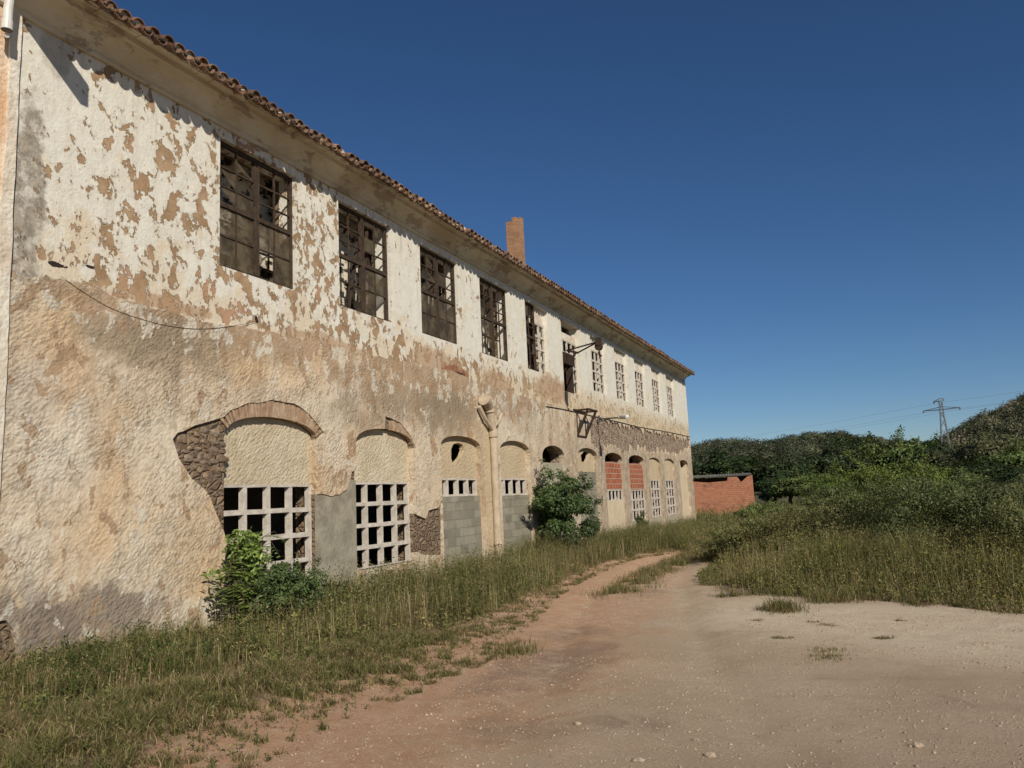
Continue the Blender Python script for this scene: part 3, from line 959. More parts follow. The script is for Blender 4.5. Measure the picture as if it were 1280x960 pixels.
# --- cornice
wobz = lambda y: .018 * mnoise.noise(Vector((y * .35, 2, 0))) + .008 * mnoise.noise(Vector((y * 1.7, 5, 0)))
E0 = EYE
prof = [(-.06, 5.99 + E0), (.03, 5.99 + E0), (.05, 6.01 + E0), (.05, 6.055 + E0), (.085, 6.07 + E0), (.10, 6.10 + E0), (.20, 6.19 + E0), (.325, 6.245 + E0), (.335, 6.232 + E0), (.375, 6.245 + E0), (.38, 6.30 + E0), (.42, 6.335 + E0), (.42, 6.37 + E0), (-.06, 6.52 + E0)]
mb = MB(); mb.extrude_y(prof, YL - .38, RE, 0, 120, wobz)
mb.build('cornice', M['cornice'], bld)

# --- shell of the building behind the facade
mb = MB()
XB = -9.0
mb.box((XB - .4, YL, -1.2), (XB, YR, ZT + .3))
mb.box((XB, YR - .45, -1.2), (-TH - .002, YR - .002, ZT + .3)); mb.box((XB, YL + .002, -1.2), (-TH - .002, YL + .4, ZT + .3))
for ya, yb in ((YR - .44, YR - .01), (YL + .01, YL + .39)):
    q = [(-.52, ZT + .2), (-.52, ZT + .55), (-4.6, ZT + 1.85), (-8.98, ZT + .35), (-8.98, ZT + .2)]
    mb.add([(x, ya, z) for x, z in q] + [(x, yb, z) for x, z in q], [(0, 1, 2, 3, 4), (9, 8, 7, 6, 5)] + [(i, i + 5, (i + 1) % 5 + 5, (i + 1) % 5) for i in range(5)])
mb.build('rear_wall', M['quoin'], bld)
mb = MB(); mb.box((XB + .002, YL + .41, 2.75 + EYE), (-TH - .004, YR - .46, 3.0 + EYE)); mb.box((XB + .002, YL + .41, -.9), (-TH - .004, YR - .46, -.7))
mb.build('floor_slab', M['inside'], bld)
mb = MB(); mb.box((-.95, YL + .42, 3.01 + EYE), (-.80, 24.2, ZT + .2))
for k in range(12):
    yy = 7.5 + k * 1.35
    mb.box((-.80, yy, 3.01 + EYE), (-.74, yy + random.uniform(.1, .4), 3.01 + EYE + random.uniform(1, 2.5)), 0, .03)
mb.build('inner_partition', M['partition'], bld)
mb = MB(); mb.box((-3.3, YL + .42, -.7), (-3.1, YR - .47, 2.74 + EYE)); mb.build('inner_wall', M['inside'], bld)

# --- roof: deck, tiles, chimney
SL = math.tan(R(18))
ze = 6.335 + EYE
XE = .62
mb = MB()
rz = ze + 5 * SL
mb.add([(.50, YL - .41, ze - .03), (.50, RE + .1, ze - .03), (-4.6, YR + .12, rz), (-4.6, YL - .41, rz), (-9.7, YR + .12, ze - .2), (-9.7, YL - .41, ze - .2),
        (.50, YL - .41, ze + .01), (.50, RE + .1, ze + .01), (-4.6, YR + .12, rz + .05), (-4.6, YL - .41, rz + .05), (-9.7, YR + .12, ze - .15), (-9.7, YL - .41, ze - .15)],
       [(0, 1, 2, 3), (3, 2, 4, 5), (6, 9, 8, 7), (9, 11, 10, 8), (0, 6, 7, 1), (4, 10, 11, 5), (0, 3, 9, 6), (3, 5, 11, 9), (1, 7, 8, 2), (2, 8, 10, 4)])
roof = mb.build('roof', M['cornice'], bld)


def arc_tile(mb, y, s0, s1, rad0, rad1, upward, dz, th=.014, n=8, rot=0., mi=0):
    """barrel tile from slope distance s0 (lower end) to s1; s=0 at the eave"""
    cs, sn = math.cos(R(18)), math.sin(R(18))
    vs = []
    for s_, ra in ((s0, rad0), (s1, rad1)):
        for rr_ in (ra, ra - th):
            for k in range(n + 1):
                t = math.pi * k / n
                u = -rr_ * math.cos(t); w = rr_ * math.sin(t) * (1 if upward else -1)
                yy = y + u + rot * (s_ - s0)
                x = XE - s_ * cs + w * sn * .3
                z = ze + s_ * sn + w * cs + dz
                vs.append((x, yy, z))
    m_ = n + 1; fs = []
    for k in range(n):
        fs += [(k, k + 1, 2 * m_ + k + 1, 2 * m_ + k), (m_ + k, 3 * m_ + k, 3 * m_ + k + 1, m_ + k + 1), (k, m_ + k, m_ + k + 1, k + 1), (2 * m_ + k, 2 * m_ + k + 1, 3 * m_ + k + 1, 3 * m_ + k)]
    fs += [(0, 2 * m_, 3 * m_, m_), (n, m_ + n, 3 * m_ + n, 2 * m_ + n)]
    mb.add(vs, fs, mi)


mb = MB(); sp = .213; ncol = int((RE - YL + .36) / sp)
for k in range(ncol + 1):
    y = YL - .32 + k * sp + random.uniform(-.012, .012)
    dz = wobz(y) + random.uniform(-.012, .012)
    j = random.uniform(-.05, .03)
    # channel tiles between covers
    arc_tile(mb, y + sp / 2, j * .6 - .02, .45, .095, .105, False, dz + .04 + random.uniform(-.008, .008), rot=random.uniform(-.03, .03))
    arc_tile(mb, y + sp / 2, .4, 5.3, .095, .10, False, dz + .07)
    for c in range(3):
        jj = random.uniform(-.03, .03)
        if c == 0 and random.random() < .03: continue
        arc_tile(mb, y + random.uniform(-.008, .008), (j if c == 0 else .36 * c + jj), .36 * (c + 1) + .08 if c < 2 else 5.35, .098, .082 if c < 2 else .09, True, dz + .035 + .0 * c + (.01 if c else 0), rot=random.uniform(-.04, .04))
    # mortar plug under the cover
    cs, sn = math.cos(R(18)), math.sin(R(18))
    s_ = .05 + random.uniform(-.01, .03); q = [(y - .08 * math.cos(math.pi * t / 7), ze + s_ * sn + .035 + dz + .08 * math.sin(math.pi * t / 7)) for t in range(8)]
    mb.add([(XE - s_ * cs, a, b) for a, b in q], [tuple(range(8))], 1)
    # bedding below the tiles
    mb.box((.30, y - .11, ze - .02 + dz), (.53 + random.uniform(-.01, .01), y + .1025, ze + .10 + dz), 1)
mb.build('roof_tiles', [M['tile'], M['cornice']], roof)

# chimney, broken at the top
cx = -4.0
w = .29
cyy = F(643, 320, cx)[0] + .2
mb = MB()
zb = 8.0 + EYE
zh = F(652, 279, cx)[1]
mb.box((cx - w, cyy - w, zb - .5), (cx + w * .1, cyy + w, zh - .24)); mb.box((cx + w * .1 + .001, cyy - w, zb - .5), (cx + w, cyy + w * .2, zh - .2)); mb.box((cx + w * .1 + .001, cyy + w * .2 + .001, zb - .5), (cx + w, cyy + w, zh))
for k in range(9):
    a_, b_ = random.uniform(-w, w - .2), random.uniform(-w, w - .12)
    mb.box((cx + a_, cyy + b_, zh - .6), (cx + a_ + .2, cyy + b_ + .11, zh - (.24 if a_ < -.1 else .12) + random.uniform(-.02, .08)), 0, .01)
mb.build('chimney', M['chimney_brick'], roof)

# --- fixtures on the facade: drainpipe, bracket, hoist jib
def W(px, py, X=0.):
    a = F(px, py, X); return Vector((X, a[0], a[1]))


mb = MB()
p_top = W(612, 512, .12); p_col = W(616.5, 542, .10)
yb = p_col.y
mb.tube([W(605, 499, .17), W(609, 503, .17), p_top, p_col, (.10, yb, .55), (.12, yb + .02, .1), (.12, yb + .02, -.45)], [.16, .13, .105, .10, .098, .098, .098], 14)
mb.tube([p_col + Vector((0, 0, .09)), p_col - Vector((0, 0, .09))], .13, 14)
mb.tube([p_top + Vector((0, 0, .02)), p_top - Vector((0, 0, .08))], .125, 14)
pc = Vector((.11, yb, .62)); mb.tube([pc, pc - Vector((0, 0, .12))], .125, 14)
dp = mb.build('drainpipe', M['pipe_cement'], bld, smooth=False)
mb = MB()
mb.tube([W(599, 508, .10), W(607, 524, .12), W(615, 536, .13)], .05, 8); mb.tube([W(627, 517, .14), W(624, 526, .12), W(618, 533, .12)], .045, 8)
mb.build('pipe_bracket', M['pipe_cement'], dp)
# chased plaster strip left of the pipe
a = F(604, 545); b = F(613, 545)
mb = MB(); mb.box((-.02, a[0], -.3), (.018, b[0], F(608, 530)[1])); mb.build('plaster_strip', M['infill'], bld)

mb = MB()
yA, yB = F(720, 513)[0], F(730, 513)[0]
XT = DX * (1 - yB / F(745, 514)[0])
zt_ = F(745, 514, XT)[1]; zb_ = F(730, 546)[1]
for q in (yA, yB):
    mb.bar((0, q, zt_), (XT, q, zt_), .05, .06); mb.bar((XT - .02, q, zt_ - .03), (.0, q, zb_), .06, .07)
    mb.bar((.02, q, zt_), (.02, q, zb_), .025, .025)
mb.bar((XT, yA - .1, zt_ + .004), (XT, yB + .1, zt_ + .004), .06, .06)
mb.bar((.02, yA - .05, zb_), (.02, yB + .05, zb_), .04, .05); mb.bar((.02, yA - .3, zt_), (.02, yB + .05, zt_), .04, .05)
mb.build('steel_bracket', M['rust'], bld)

mb = MB()
XJ = 1.7
tj = F(748, 427, XJ); tip = Vector((XJ, tj[0], tj[1]))
mb.bar(W(709, 438, .05), tip, .035, .04); mb.bar(W(722, 441, .05), tip, .035, .04)
mb.bar(W(709, 438, .05), W(722, 441, .05), .06, .06)
mb.build('hoist_jib', M['rust'], bld)
mb = MB()
mb.tube([tip + Vector((0, -.06, -.16)), tip + Vector((0, .06, -.16))], .12, 12); mb.box(tuple(tip + Vector((-.07, -.09, -.12))), tuple(tip + Vector((.07, .09, .12))))
mb.tube([tip + Vector((0, 0, -.3)), tip + Vector((0, .04, -.42)), tip + Vector((0, .16, -.42))], .035, 8)
mb.build('pulley_block', M['rust'], bld)

# --- wall lamp (fixed on the wall but a piece of street furniture)
XLp = 1.5
a = W(748, 524, 0.0); e = F(786, 521, XLp); e = Vector((XLp, e[0], e[1])); h0 = Vector((1.05, a.y + (e.y - a.y) * .7, a.z + (e.z - a.z) * .7))
lamp = empty('street_lamp', tuple(a)); tag(lamp, 'slim pale street lamp on an arm sticking out of the facade beside the rusty bracket', 'street lamp')
mb = MB(); mb.tube([a, h0], .028, 8); mb.box((-.01, a.y - .08, a.z - .12), (.03, a.y + .08, a.z + .12)); mb.build('arm', M['galvanised'], lamp)
mb = MB(); mb.tube([h0 - Vector((.04, 0, 0)), h0 + Vector((.08, 0, .02)), e - Vector((.05, 0, 0)), e], [.04, .085, .075, .02], 10); mb.build('lamp_head', M['white_pvc'], lamp)

# --- cables along the wall
def cable(name, pts, rad, label):
    mb = MB(); P = [Vector((q[2] if len(q) > 2 else rad + .004, *F(q[0], q[1]))) for q in pts]
    # smooth
    out = []
    for i in range(len(P) - 1):
        p0, p1, p2, p3 = P[max(i - 1, 0)], P[i], P[i + 1], P[min(i + 2, len(P) - 1)]
        for k in range(6):
            t = k / 6
            out.append(.5 * ((2 * p1) + (-p0 + p2) * t + (2 * p0 - 5 * p1 + 4 * p2 - p3) * t * t + (-p0 + 3 * p1 - 3 * p2 + p3) * t ** 3))
    out.append(P[-1]); mb.tube(out, rad, 6)
    return tag(mb.build(name, M['cable_black'], None, smooth=True), label, 'cable')


cable('cable', [(75, 345), (105, 366), (140, 386), (180, 400), (220, 409), (260, 411), (300, 406), (322, 401)], .003, 'thin dark cable sagging across the rough plaster below the first upper window')
cable('cable', [(682, 508), (700, 511), (714, 514), (740, 520), (775, 528), (800, 534), (835, 540), (862, 546)], .014, 'dark cable running past the rusty bracket along the ledge of the far facade')

# ------------------------------------------------------------------ adjoining building (left edge)
adj = empty('adjoining_building', (0, 3, 0)); tag(adj, 'peach rendered building with a white quoin strip adjoining at the left picture edge', 'building')
mb = MB(); mb.box((-8, 0.5, -1), (.0, YL - .1, 7.98)); mb.build('wall', M['wing_render'], adj)
q = [(YL - .17, -1), (YL - .025, -1), (YL - .01, .5), (YL - .03, 2), (YL - .015, 3.2), (YL - .025, 5), (YL - .02, 7.9), (YL - .17, 7.9), (YL - .13, 6.), (YL - .2, 5), (YL - .12, 3.4), (YL - .16, 1.5)]
sheet('quoin', jag(q, .012, .15, seed=8), [], -.4, .035, M['quoin'], adj)
ye_, zs_ = 5.2, 6.39 + EYE
mb = MB(); mb.box((-.5, ye_, zs_), (1.40, ye_ + .11, zs_ + .30)); mb.build('outrigger', M['frame_wood'], adj)
mb = MB()
mb.add([(.06, .3, 8.02), (.06, ye_ - .02, 8.02), (-8, ye_ - .02, 10.5), (-8, .3, 10.5)], [(0, 1, 2, 3)])
for k in range(23):
    y = .42 + k * .208
    mb.tube([(.10, y, 8.04), (-7.9, y, 10.52)], .085, 8)
mb.build('roof', M['tile'], adj)
mb = MB()
pe = W(8.5, 38, .22); pm = W(10, 14, .22)
mb.tube([pe, pm, pm + Vector((.0, .03, .35)), pm + Vector((-.02, .06, .8))], [.055, .052, .045, .045], 14, cap=False)
mb.tube([pe + Vector((0, 0, .004)), pe + Vector((0, 0, .12))], .062, 14, cap=False)
mb.tube([pe + Vector((0, 0, .004)), pe + Vector((0, 0, .12))], .046, 14, cap=False)
mb.tube([W(8.5, 44, .0), W(8.5, 44, .2)], .03, 8)
mb.build('downpipe', M['white_pvc'], adj)

# ------------------------------------------------------------------ ground
EDGE_L = [(5.2, -6), (5.1, 1.5)] + [G(*q) for q in [(280, 1000), (340, 960), (430, 905), (520, 872), (600, 835), (655, 800), (672, 775), (700, 748), (730, 726), (770, 708), (815, 696), (850, 690), (868, 687)]]   # left edge of the bare track
TALL_L = [(2.6, -6)] + [G(*q) for q in [(-60, 930), (100, 915), (240, 880), (380, 850), (470, 815), (560, 800), (640, 772), (690, 742), (725, 723), (768, 706), (812, 695), (850, 689)]]        # foot of the tall grass
EDGE_R = [G(*q) for q in [(881, 688), (877, 700), (872, 716), (880, 738), (900, 748), (960, 747), (1040, 750), (1100, 752), (1160, 758), (1230, 764), (1290, 768), (1400, 778)]]       # edge of the field
pe = EDGE_L[-1]
ROAD_END = [(pe[0] + .3, pe[1] + 20), (pe[0] + 1.5, pe[1] + 20)]
TRACK = EDGE_L + EDGE_R + [(26, 4), (26, -12), (5.2, -12)]
FIELD = [EDGE_R[0], (EDGE_R[0][0] + .9, EDGE_R[0][1] + 20), (-60, EDGE_R[0][1] + 26), (-60, 160), (140, 160), (140, 8), (26, 10)] + list(reversed(EDGE_R[:]))
VERGE = [(0.0, -6), (0.0, 45.3)] + [(pe[0] - .1, pe[1] + 4)] + list(reversed(EDGE_L))


def vnoise(X, Y, s, seed=0):
    """cheap smooth value noise, vectorised"""
    X = np.asarray(X) * s + seed * 17.3; Y = np.asarray(Y) * s + seed * 31.7
    xi, yi = np.floor(X).astype(np.int64), np.floor(Y).astype(np.int64)
    fx, fy = X - xi, Y - yi
    fx = fx * fx * (3 - 2 * fx); fy = fy * fy * (3 - 2 * fy)
    h = lambda a, b: ((np.sin(a * 127.1 + b * 311.7 + seed) * 43758.5453) % 1.0)
    return (h(xi, yi) * (1 - fx) + h(xi + 1, yi) * fx) * (1 - fy) + (h(xi, yi + 1) * (1 - fx) + h(xi + 1, yi + 1) * fx) * fy


def fbm(X, Y, s, seed=0, o=4):
    r_ = 0; a = .5
    for k in range(o):
        r_ = r_ + a * vnoise(X, Y, s * 2 ** k, seed + k); a *= .5
    return r_ / (1 - .5 ** o)


RUTS = [[G(*q) for q in [(600, 985), (655, 900), (690, 830), (705, 790), (730, 757), (765, 727), (805, 706), (845, 693)]], [G(*q) for q in [(1010, 985), (930, 890), (880, 820), (858, 765), (845, 732), (850, 712), (866, 696)]]]


def rut_depth(X, Y):
    return sum(np.exp(-(pdist(r_, X, Y) / .26) ** 2) for r_ in RUTS)


def terrain(X, Y):
    X = np.asarray(X, float); Y = np.asarray(Y, float)
    z = SLOPE * np.clip(Y, -20, 130)
    near = np.exp(-(np.hypot(X - 7, Y - 12) / 40) ** 2)
    z = z + near * (.10 * (fbm(X, Y, .35, 3) - .5) + .035 * (fbm(X, Y, 1.6, 5) - .5))
    z = z - .045 * rut_depth(X, Y) * np.where((Y > 3) & (Y < 28), 1, 0) + .02 * near * (fbm(X, Y, 4., 15) - .5)
    dr = pdist(EDGE_R, X, Y); inf = pip(FIELD, X, Y)
    z = z + np.where(inf, .16 * sstep(0, 2.2, dr), 0)
    dl = pdist(EDGE_L, X, Y); inv = pip(VERGE, X, Y)
    z = z + np.where(inv, .12 * sstep(0, 1.8, dl), 0)
    return z


def axis(segs):
    out = []
    for a, b, st in segs:
        out += list(np.arange(a, b - 1e-6, st))
    return np.array(out + [segs[-1][1]])


xs = axis([(-1500, -300, 150), (-300, -60, 30), (-60, -6, 3), (-6, -.5, .5), (-.5, 14, .075), (14, 24, .25), (24, 70, 3), (70, 300, 20), (300, 1500, 150)])
ys = axis([(-300, -40, 40), (-40, -6, 3), (-6, 2.5, .3), (2.5, 24, .085), (24, 46, .2), (46, 80, 1), (80, 200, 8), (200, 600, 40), (600, 2500, 200)])
GX, GY = np.meshgrid(xs, ys, indexing='ij')
X, Y = GX.ravel(), GY.ravel()
Z = terrain(X, Y)
inT = pip(TRACK, X, Y); inF = pip(FIELD, X, Y); inV = pip(VERGE, X, Y)
dL, dR_ = pdist(EDGE_L, X, Y), pdist(EDGE_R, X, Y)
# real colour zones of the soil
red = np.where(inT | inV, .95 * np.exp(-(dL / 1.9) ** 2), 0.)
rut2 = [G(*q) for q in [(640, 985), (700, 900), (760, 800), (800, 752), (815, 735), (835, 716), (852, 704)]]
red = np.maximum(red, .62 * np.exp(-(pdist(rut2[2:], X, Y) / .8) ** 2) * inT)
red = np.maximum(red, .45 * sstep(7, 5.2, Y) * sstep(7, 5, X))
greyp = np.zeros_like(X)
for px, py, rx, ry, k in [(690, 830, .7, 2.4, .9), (715, 790, .55, 1.2, .7), (640, 910, .8, .6, .6), (800, 905, .9, .35, .7), (1130, 860, 2.0, .9, .45), (900, 790, .5, 1.5, .35), (1210, 880, 1.6, .7, .5), (560, 940, .9, .3, .4), (980, 900, 1.5, .5, .4), (820, 740, .5, 1.6, .6)]:
    c = G(px, py); greyp = np.maximum(greyp, k * np.exp(-((X - c[0]) / rx) ** 2 - ((Y - c[1]) / ry) ** 2))
sand = np.zeros_like(X)
for px, py, rx, ry, k in [(1100, 775, 2.4, 1.9, 1.), (1240, 795, 2.2, 2.0, 1.), (960, 765, 1.3, 2.2, .9), (1340, 790, 3., 1.6, 1.), (1000, 795, 1.2, 1., .6), (880, 850, .8, 1.3, .35), (760, 870, .7, 1.4, .3), (690, 760, .5, 3, .2)]:
    c = G(px, py); sand = np.maximum(sand, k * np.exp(-((X - c[0]) / rx) ** 2 - ((Y - c[1]) / ry) ** 2))
sand = np.maximum(sand, .42 * np.minimum(rut_depth(X, Y), 1) * sstep(4, 8, Y)); sand *= ~inF
soil = np.where(inF, sstep(-.1, .5, dR_), 0.) + np.where(inV, sstep(.3, 1.5, dL), 0.) + np.where(~(inT | inF | inV), 1., 0.)
soil = soil + 1.2 * sstep(38, 55, Y)
V = np.stack([X, Y, Z], 1)
nx, ny = len(xs), len(ys)
I = np.arange(nx * ny).reshape(nx, ny)
Q = np.stack([I[:-1, :-1], I[1:, :-1], I[1:, 1:], I[:-1, 1:]], -1).reshape(-1, 4)
cx_, cy_ = X[Q].mean(1), Y[Q].mean(1)
wobx = (fbm(cx_, cy_, 1.3, 9) - .5) * .5
road = pip(TRACK, cx_ + wobx, cy_ + wobx)


def part_mesh(name, faces, kind_name):
    u, inv_ = np.unique(faces, return_inverse=True)
    me = mesh_np(name, V[u], [inv_.reshape(-1, 4)], None, M['ground'], {'red': red[u], 'sand': sand[u], 'soil': soil[u], 'grey': greyp[u]}, smooth=True)
    o = link(name, me); tag(o, None, None, None, 'structure'); return o


part_mesh('ground', Q[~road], 'ground')
part_mesh('dirt_track', Q[road], 'track')

# ------------------------------------------------------------------ plants
def blades(P, H, Wd, lean, col, tipcol=None, az=None):
    """P (n,3) roots -> verts, tris/quads, colours (one tapered bent blade each)"""
    n_ = len(P)
    az = rng.uniform(0, 2 * np.pi, n_) if az is None else az
    fa = az + np.pi / 2 + rng.normal(0, .5, n_)
    d = np.stack([np.cos(az), np.sin(az), np.zeros(n_)], 1)
    w = np.stack([np.cos(fa), np.sin(fa), np.zeros(n_)], 1) * (Wd / 2)[:, None]
    up = np.array([0, 0, 1.])
    m1 = P + up * (H * .5)[:, None] + d * (lean * H * .22)[:, None]
    tp = P + up * (H * (1 - .25 * lean))[:, None] + d * (lean * H * .75)[:, None]
    Vv = np.stack([P - w, P + w, m1 + w * .8, m1 - w * .8, tp], 1).reshape(-1, 3)
    b = np.arange(n_)[:, None] * 5
    q = b + np.array([[0, 1, 2, 3]]); t = b + np.array([[3, 2, 4]])
    tc = col if tipcol is None else tipcol
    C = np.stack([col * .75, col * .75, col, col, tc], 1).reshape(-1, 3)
    return Vv, q, t, C


def leaves(P, size, col, droop=.5, asp=.5, nrm=None, flat=.7):
    """diamond leaves folded on the midrib"""
    n_ = len(P)
    a = rng.normal(size=(n_, 3)); a[:, 2] -= droop; a /= np.linalg.norm(a, axis=1)[:, None]
    nn = rng.normal(size=(n_, 3)) * .8 + np.array([.25, -.25, .9]) if nrm is None else nrm + rng.normal(size=(n_, 3)) * .5
    if nrm is not None:
        nu = nn / (np.linalg.norm(nn, axis=1)[:, None] + 1e-9)
        a = a - (a * nu).sum(1)[:, None] * nu * flat; a /= np.linalg.norm(a, axis=1)[:, None] + 1e-9
    b = np.cross(a, nn); b /= np.linalg.norm(b, axis=1)[:, None] + 1e-9
    c = np.cross(b, a)
    s_ = size[:, None]
    v0 = P; v1 = P + a * s_ * .5 + b * s_ * asp * .5 + c * s_ * .08; v2 = P + a * s_; v3 = P + a * s_ * .5 - b * s_ * asp * .5 + c * s_ * .08
    Vv = np.stack([v0, v1, v2, v3], 1).reshape(-1, 3)
    k = np.arange(n_)[:, None] * 4
    return Vv, np.concatenate([k + np.array([[0, 1, 2]]), k + np.array([[0, 2, 3]])]), np.repeat(col, 4, axis=0)


class Veg:
    def __init__(s): s.V, s.q, s.t, s.C, s.n = [], [], [], [], 0

    def blades(s, *a, **k):
        v, q, t, c = blades(*a, **k); s.V.append(v); s.q.append(q + s.n); s.t.append(t + s.n); s.C.append(c); s.n += len(v)

    def leaves(s, *a, **k):
        v, t, c = leaves(*a, **k); s.V.append(v); s.t.append(t + s.n); s.C.append(c); s.n += len(v)

    def build(s, name, mat, parent=None, local=False):
        pol = [np.concatenate(x) for x in (s.q, s.t) if x]
        me = mesh_np(name, np.concatenate(s.V), pol, np.concatenate(s.C), mat)
        return link(name, me, parent, local)


def pick(cols, n_, var=.18):
    c = np.array(cols)[rng.integers(0, len(cols), n_)]
    return c * (1 + rng.normal(0, var, (n_, 1))).clip(.5, 1.6)


GREEN = [(.095, .104, .03), (.118, .118, .04), (.072, .084, .025), (.14, .132, .052)]
OLIVE = [(.165, .14, .058), (.195, .16, .07), (.125, .112, .043)]
STRAW = [(.33, .255, .14), (.25, .185, .10), (.40, .315, .18), (.20, .14, .075)]
BROWN = [(.13, .085, .045), (.17, .11, .06), (.10, .07, .04)]


def scatter(poly, n_):
    p = np.array(poly); lo, hi = p.min(0), p.max(0)
    out = np.zeros((0, 2))
    while len(out) < n_:
        c = rng.uniform(lo, hi, (n_ * 2, 2)); c = c[pip(poly, c[:, 0], c[:, 1])]; out = np.concatenate([out, c])
    return out[:n_]


def grass_on(veg, P2, H, greenness, wscale=1., lean=(.2, 1.1), clump=1.8):
    n_ = len(P2)
    z = terrain(P2[:, 0], P2[:, 1]) - .01
    P = np.column_stack([P2, z])
    c1 = np.clip((fbm(P2[:, 0], P2[:, 1], clump, 7) - .5) * 2.2 + .5, 0, 1); c2 = np.clip((fbm(P2[:, 0], P2[:, 1], clump * 2.7, 8) - .5) * 2.6 + .5, 0, 1)
    g = rng.uniform(0, 1, n_) < np.clip(greenness + (c1 - .5) * .9 + (c2 - .5) * .8, .03, .98)
    dk = np.clip(.5 + (c2 - .5) * 1.2, 0, 1)
    col = np.where(g[:, None], np.where((rng.uniform(0, 1, n_) < dk)[:, None], pick(GREEN, n_, .25), pick(OLIVE, n_, .22)),
                   np.where((rng.uniform(0, 1, n_) < .45)[:, None], pick(STRAW, n_, .25), pick(BROWN, n_, .25)))
    tip = np.where((rng.uniform(0, 1, n_) < .42)[:, None], pick(STRAW, n_), col)
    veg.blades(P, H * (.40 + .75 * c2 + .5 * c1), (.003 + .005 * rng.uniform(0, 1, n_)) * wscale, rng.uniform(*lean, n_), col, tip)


def forbs(veg, P2, H, nl, size, cols, wscale=1.):
    """leafy weeds: leaves strung round a stem"""
    n_ = len(P2)
    z = terrain(P2[:, 0], P2[:, 1])
    t = rng.uniform(.08, 1, (n_, nl)); a = rng.uniform(0, 6.283, (n_, nl))
    ln = rng.normal(0, .22, (n_, 2))
    rr = (.10 * (1.15 - t)) * H[:, None] * 1.6
    X_ = P2[:, 0:1] + ln[:, 0:1] * H[:, None] * t + np.cos(a) * rr; Y_ = P2[:, 1:2] + ln[:, 1:2] * H[:, None] * t + np.sin(a) * rr
    Z_ = z[:, None] + H[:, None] * t
    c = pick(cols, n_, .25)[:, None].repeat(nl, 1) * rng.uniform(.75, 1.3, (n_, nl, 1))
    veg.leaves(np.stack([X_, Y_, Z_], -1).reshape(-1, 3), rng.uniform(.6, 1.3, n_ * nl) * size, c.reshape(-1, 3), .1, .42)
    veg.blades(np.column_stack([P2, z]), H * 1.05, np.full(n_, .006) * wscale, np.hypot(ln[:, 0], ln[:, 1]), pick(OLIVE, n_), None, np.arctan2(ln[:, 1], ln[:, 0]))


def stalks(veg, P2, H, cols, head, hc):
    """thin stems that end in a loose head of little flecks"""
    n_ = len(P2)
    P = np.column_stack([P2, terrain(P2[:, 0], P2[:, 1])])
    az = rng.uniform(0, 2 * np.pi, n_); ln = rng.uniform(.05, .35, n_)
    veg.blades(P, H, np.full(n_, .005), ln, pick(cols, n_), None, az)
    tip = P + np.column_stack([np.cos(az) * ln * H * .75, np.sin(az) * ln * H * .75, H * (1 - .25 * ln)])
    for k in range(4):
        veg.leaves(tip + rng.normal(0, head * .45, (n_, 3)) - np.array([0, 0, head * .8 * k * .5]), np.full(n_, head) * rng.uniform(.5, 1.2, n_), pick(hc, n_), .3, .45)


# --- verge grass between the wall and the track
TALLP = [(0.05, 2.0), (0.05, 45.2)] + list(reversed(TALL_L[1:])) + [(2.6, 2.0)]
vg = Veg()
P2 = scatter(TALLP, 190000)
keep = rng.uniform(0, 1, len(P2)) < np.clip(1.25 - P2[:, 1] / 42, .35, 1)
P2 = P2[keep]
d = pdist(TALL_L, P2[:, 0], P2[:, 1])
patch = np.clip((fbm(P2[:, 0], P2[:, 1], .9, 21) - .5) * 1.9 + .5, 0, 1)
H = (.42 + .58 * sstep(6.2, 10.2, P2[:, 1])) * (.06 + .42 * sstep(0, 1.4, d) * (.15 + 1.7 * patch ** 1.4)) * rng.uniform(.4, 1.3, len(P2))
hole = fbm(P2[:, 0], P2[:, 1], 3.0, 33)
kp = hole > .28 + .2 * (d < .35)
P2, H, d, patch = P2[kp], H[kp], d[kp], patch[kp]
gr = np.clip(.02 + .52 * sstep(.2, 1.7, d) + (patch - .5) * 1.1, .05, .92)
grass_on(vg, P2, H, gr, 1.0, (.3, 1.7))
sp_ = scatter(TALLP, 7000); ds = pdist(TALL_L, sp_[:, 0], sp_[:, 1]); sp_ = sp_[ds > .2]
stalks(vg, sp_, rng.uniform(.3, .8, len(sp_)) * (.45 + .55 * sstep(6.2, 10.2, sp_[:, 1])), STRAW + OLIVE, .018, STRAW)
sl = scatter(TALLP, 7500); dsl = pdist(TALL_L, sl[:, 0], sl[:, 1]); sl = sl[(dsl > .12) & (fbm(sl[:, 0], sl[:, 1], 1.3, 41) > .45)]
dsl = pdist(TALL_L, sl[:, 0], sl[:, 1])
forbs(vg, sl, (.45 + .55 * sstep(6.2, 10.2, sl[:, 1])) * rng.uniform(.14, .62, len(sl)) * (.5 + .5 * sstep(.1, 1, dsl)), 16, .045, GREEN + GREEN + OLIVE)
cl_ = scatter(TALLP, 90); dc = pdist(TALL_L, cl_[:, 0], cl_[:, 1]); cl_ = cl_[dc > .3]
cp = (cl_[:, None] + rng.normal(0, 1, (len(cl_), 34, 2)) * np.array([.17, .26])).reshape(-1, 2); cp = cp[cp[:, 0] > .05]
forbs(vg, cp, (.42 + .58 * sstep(6.2, 10.2, cp[:, 1])) * rng.uniform(.25, .78, len(cp)), 20, .04, [(.04, .056, .016), (.052, .07, .02), (.06, .07, .026)])
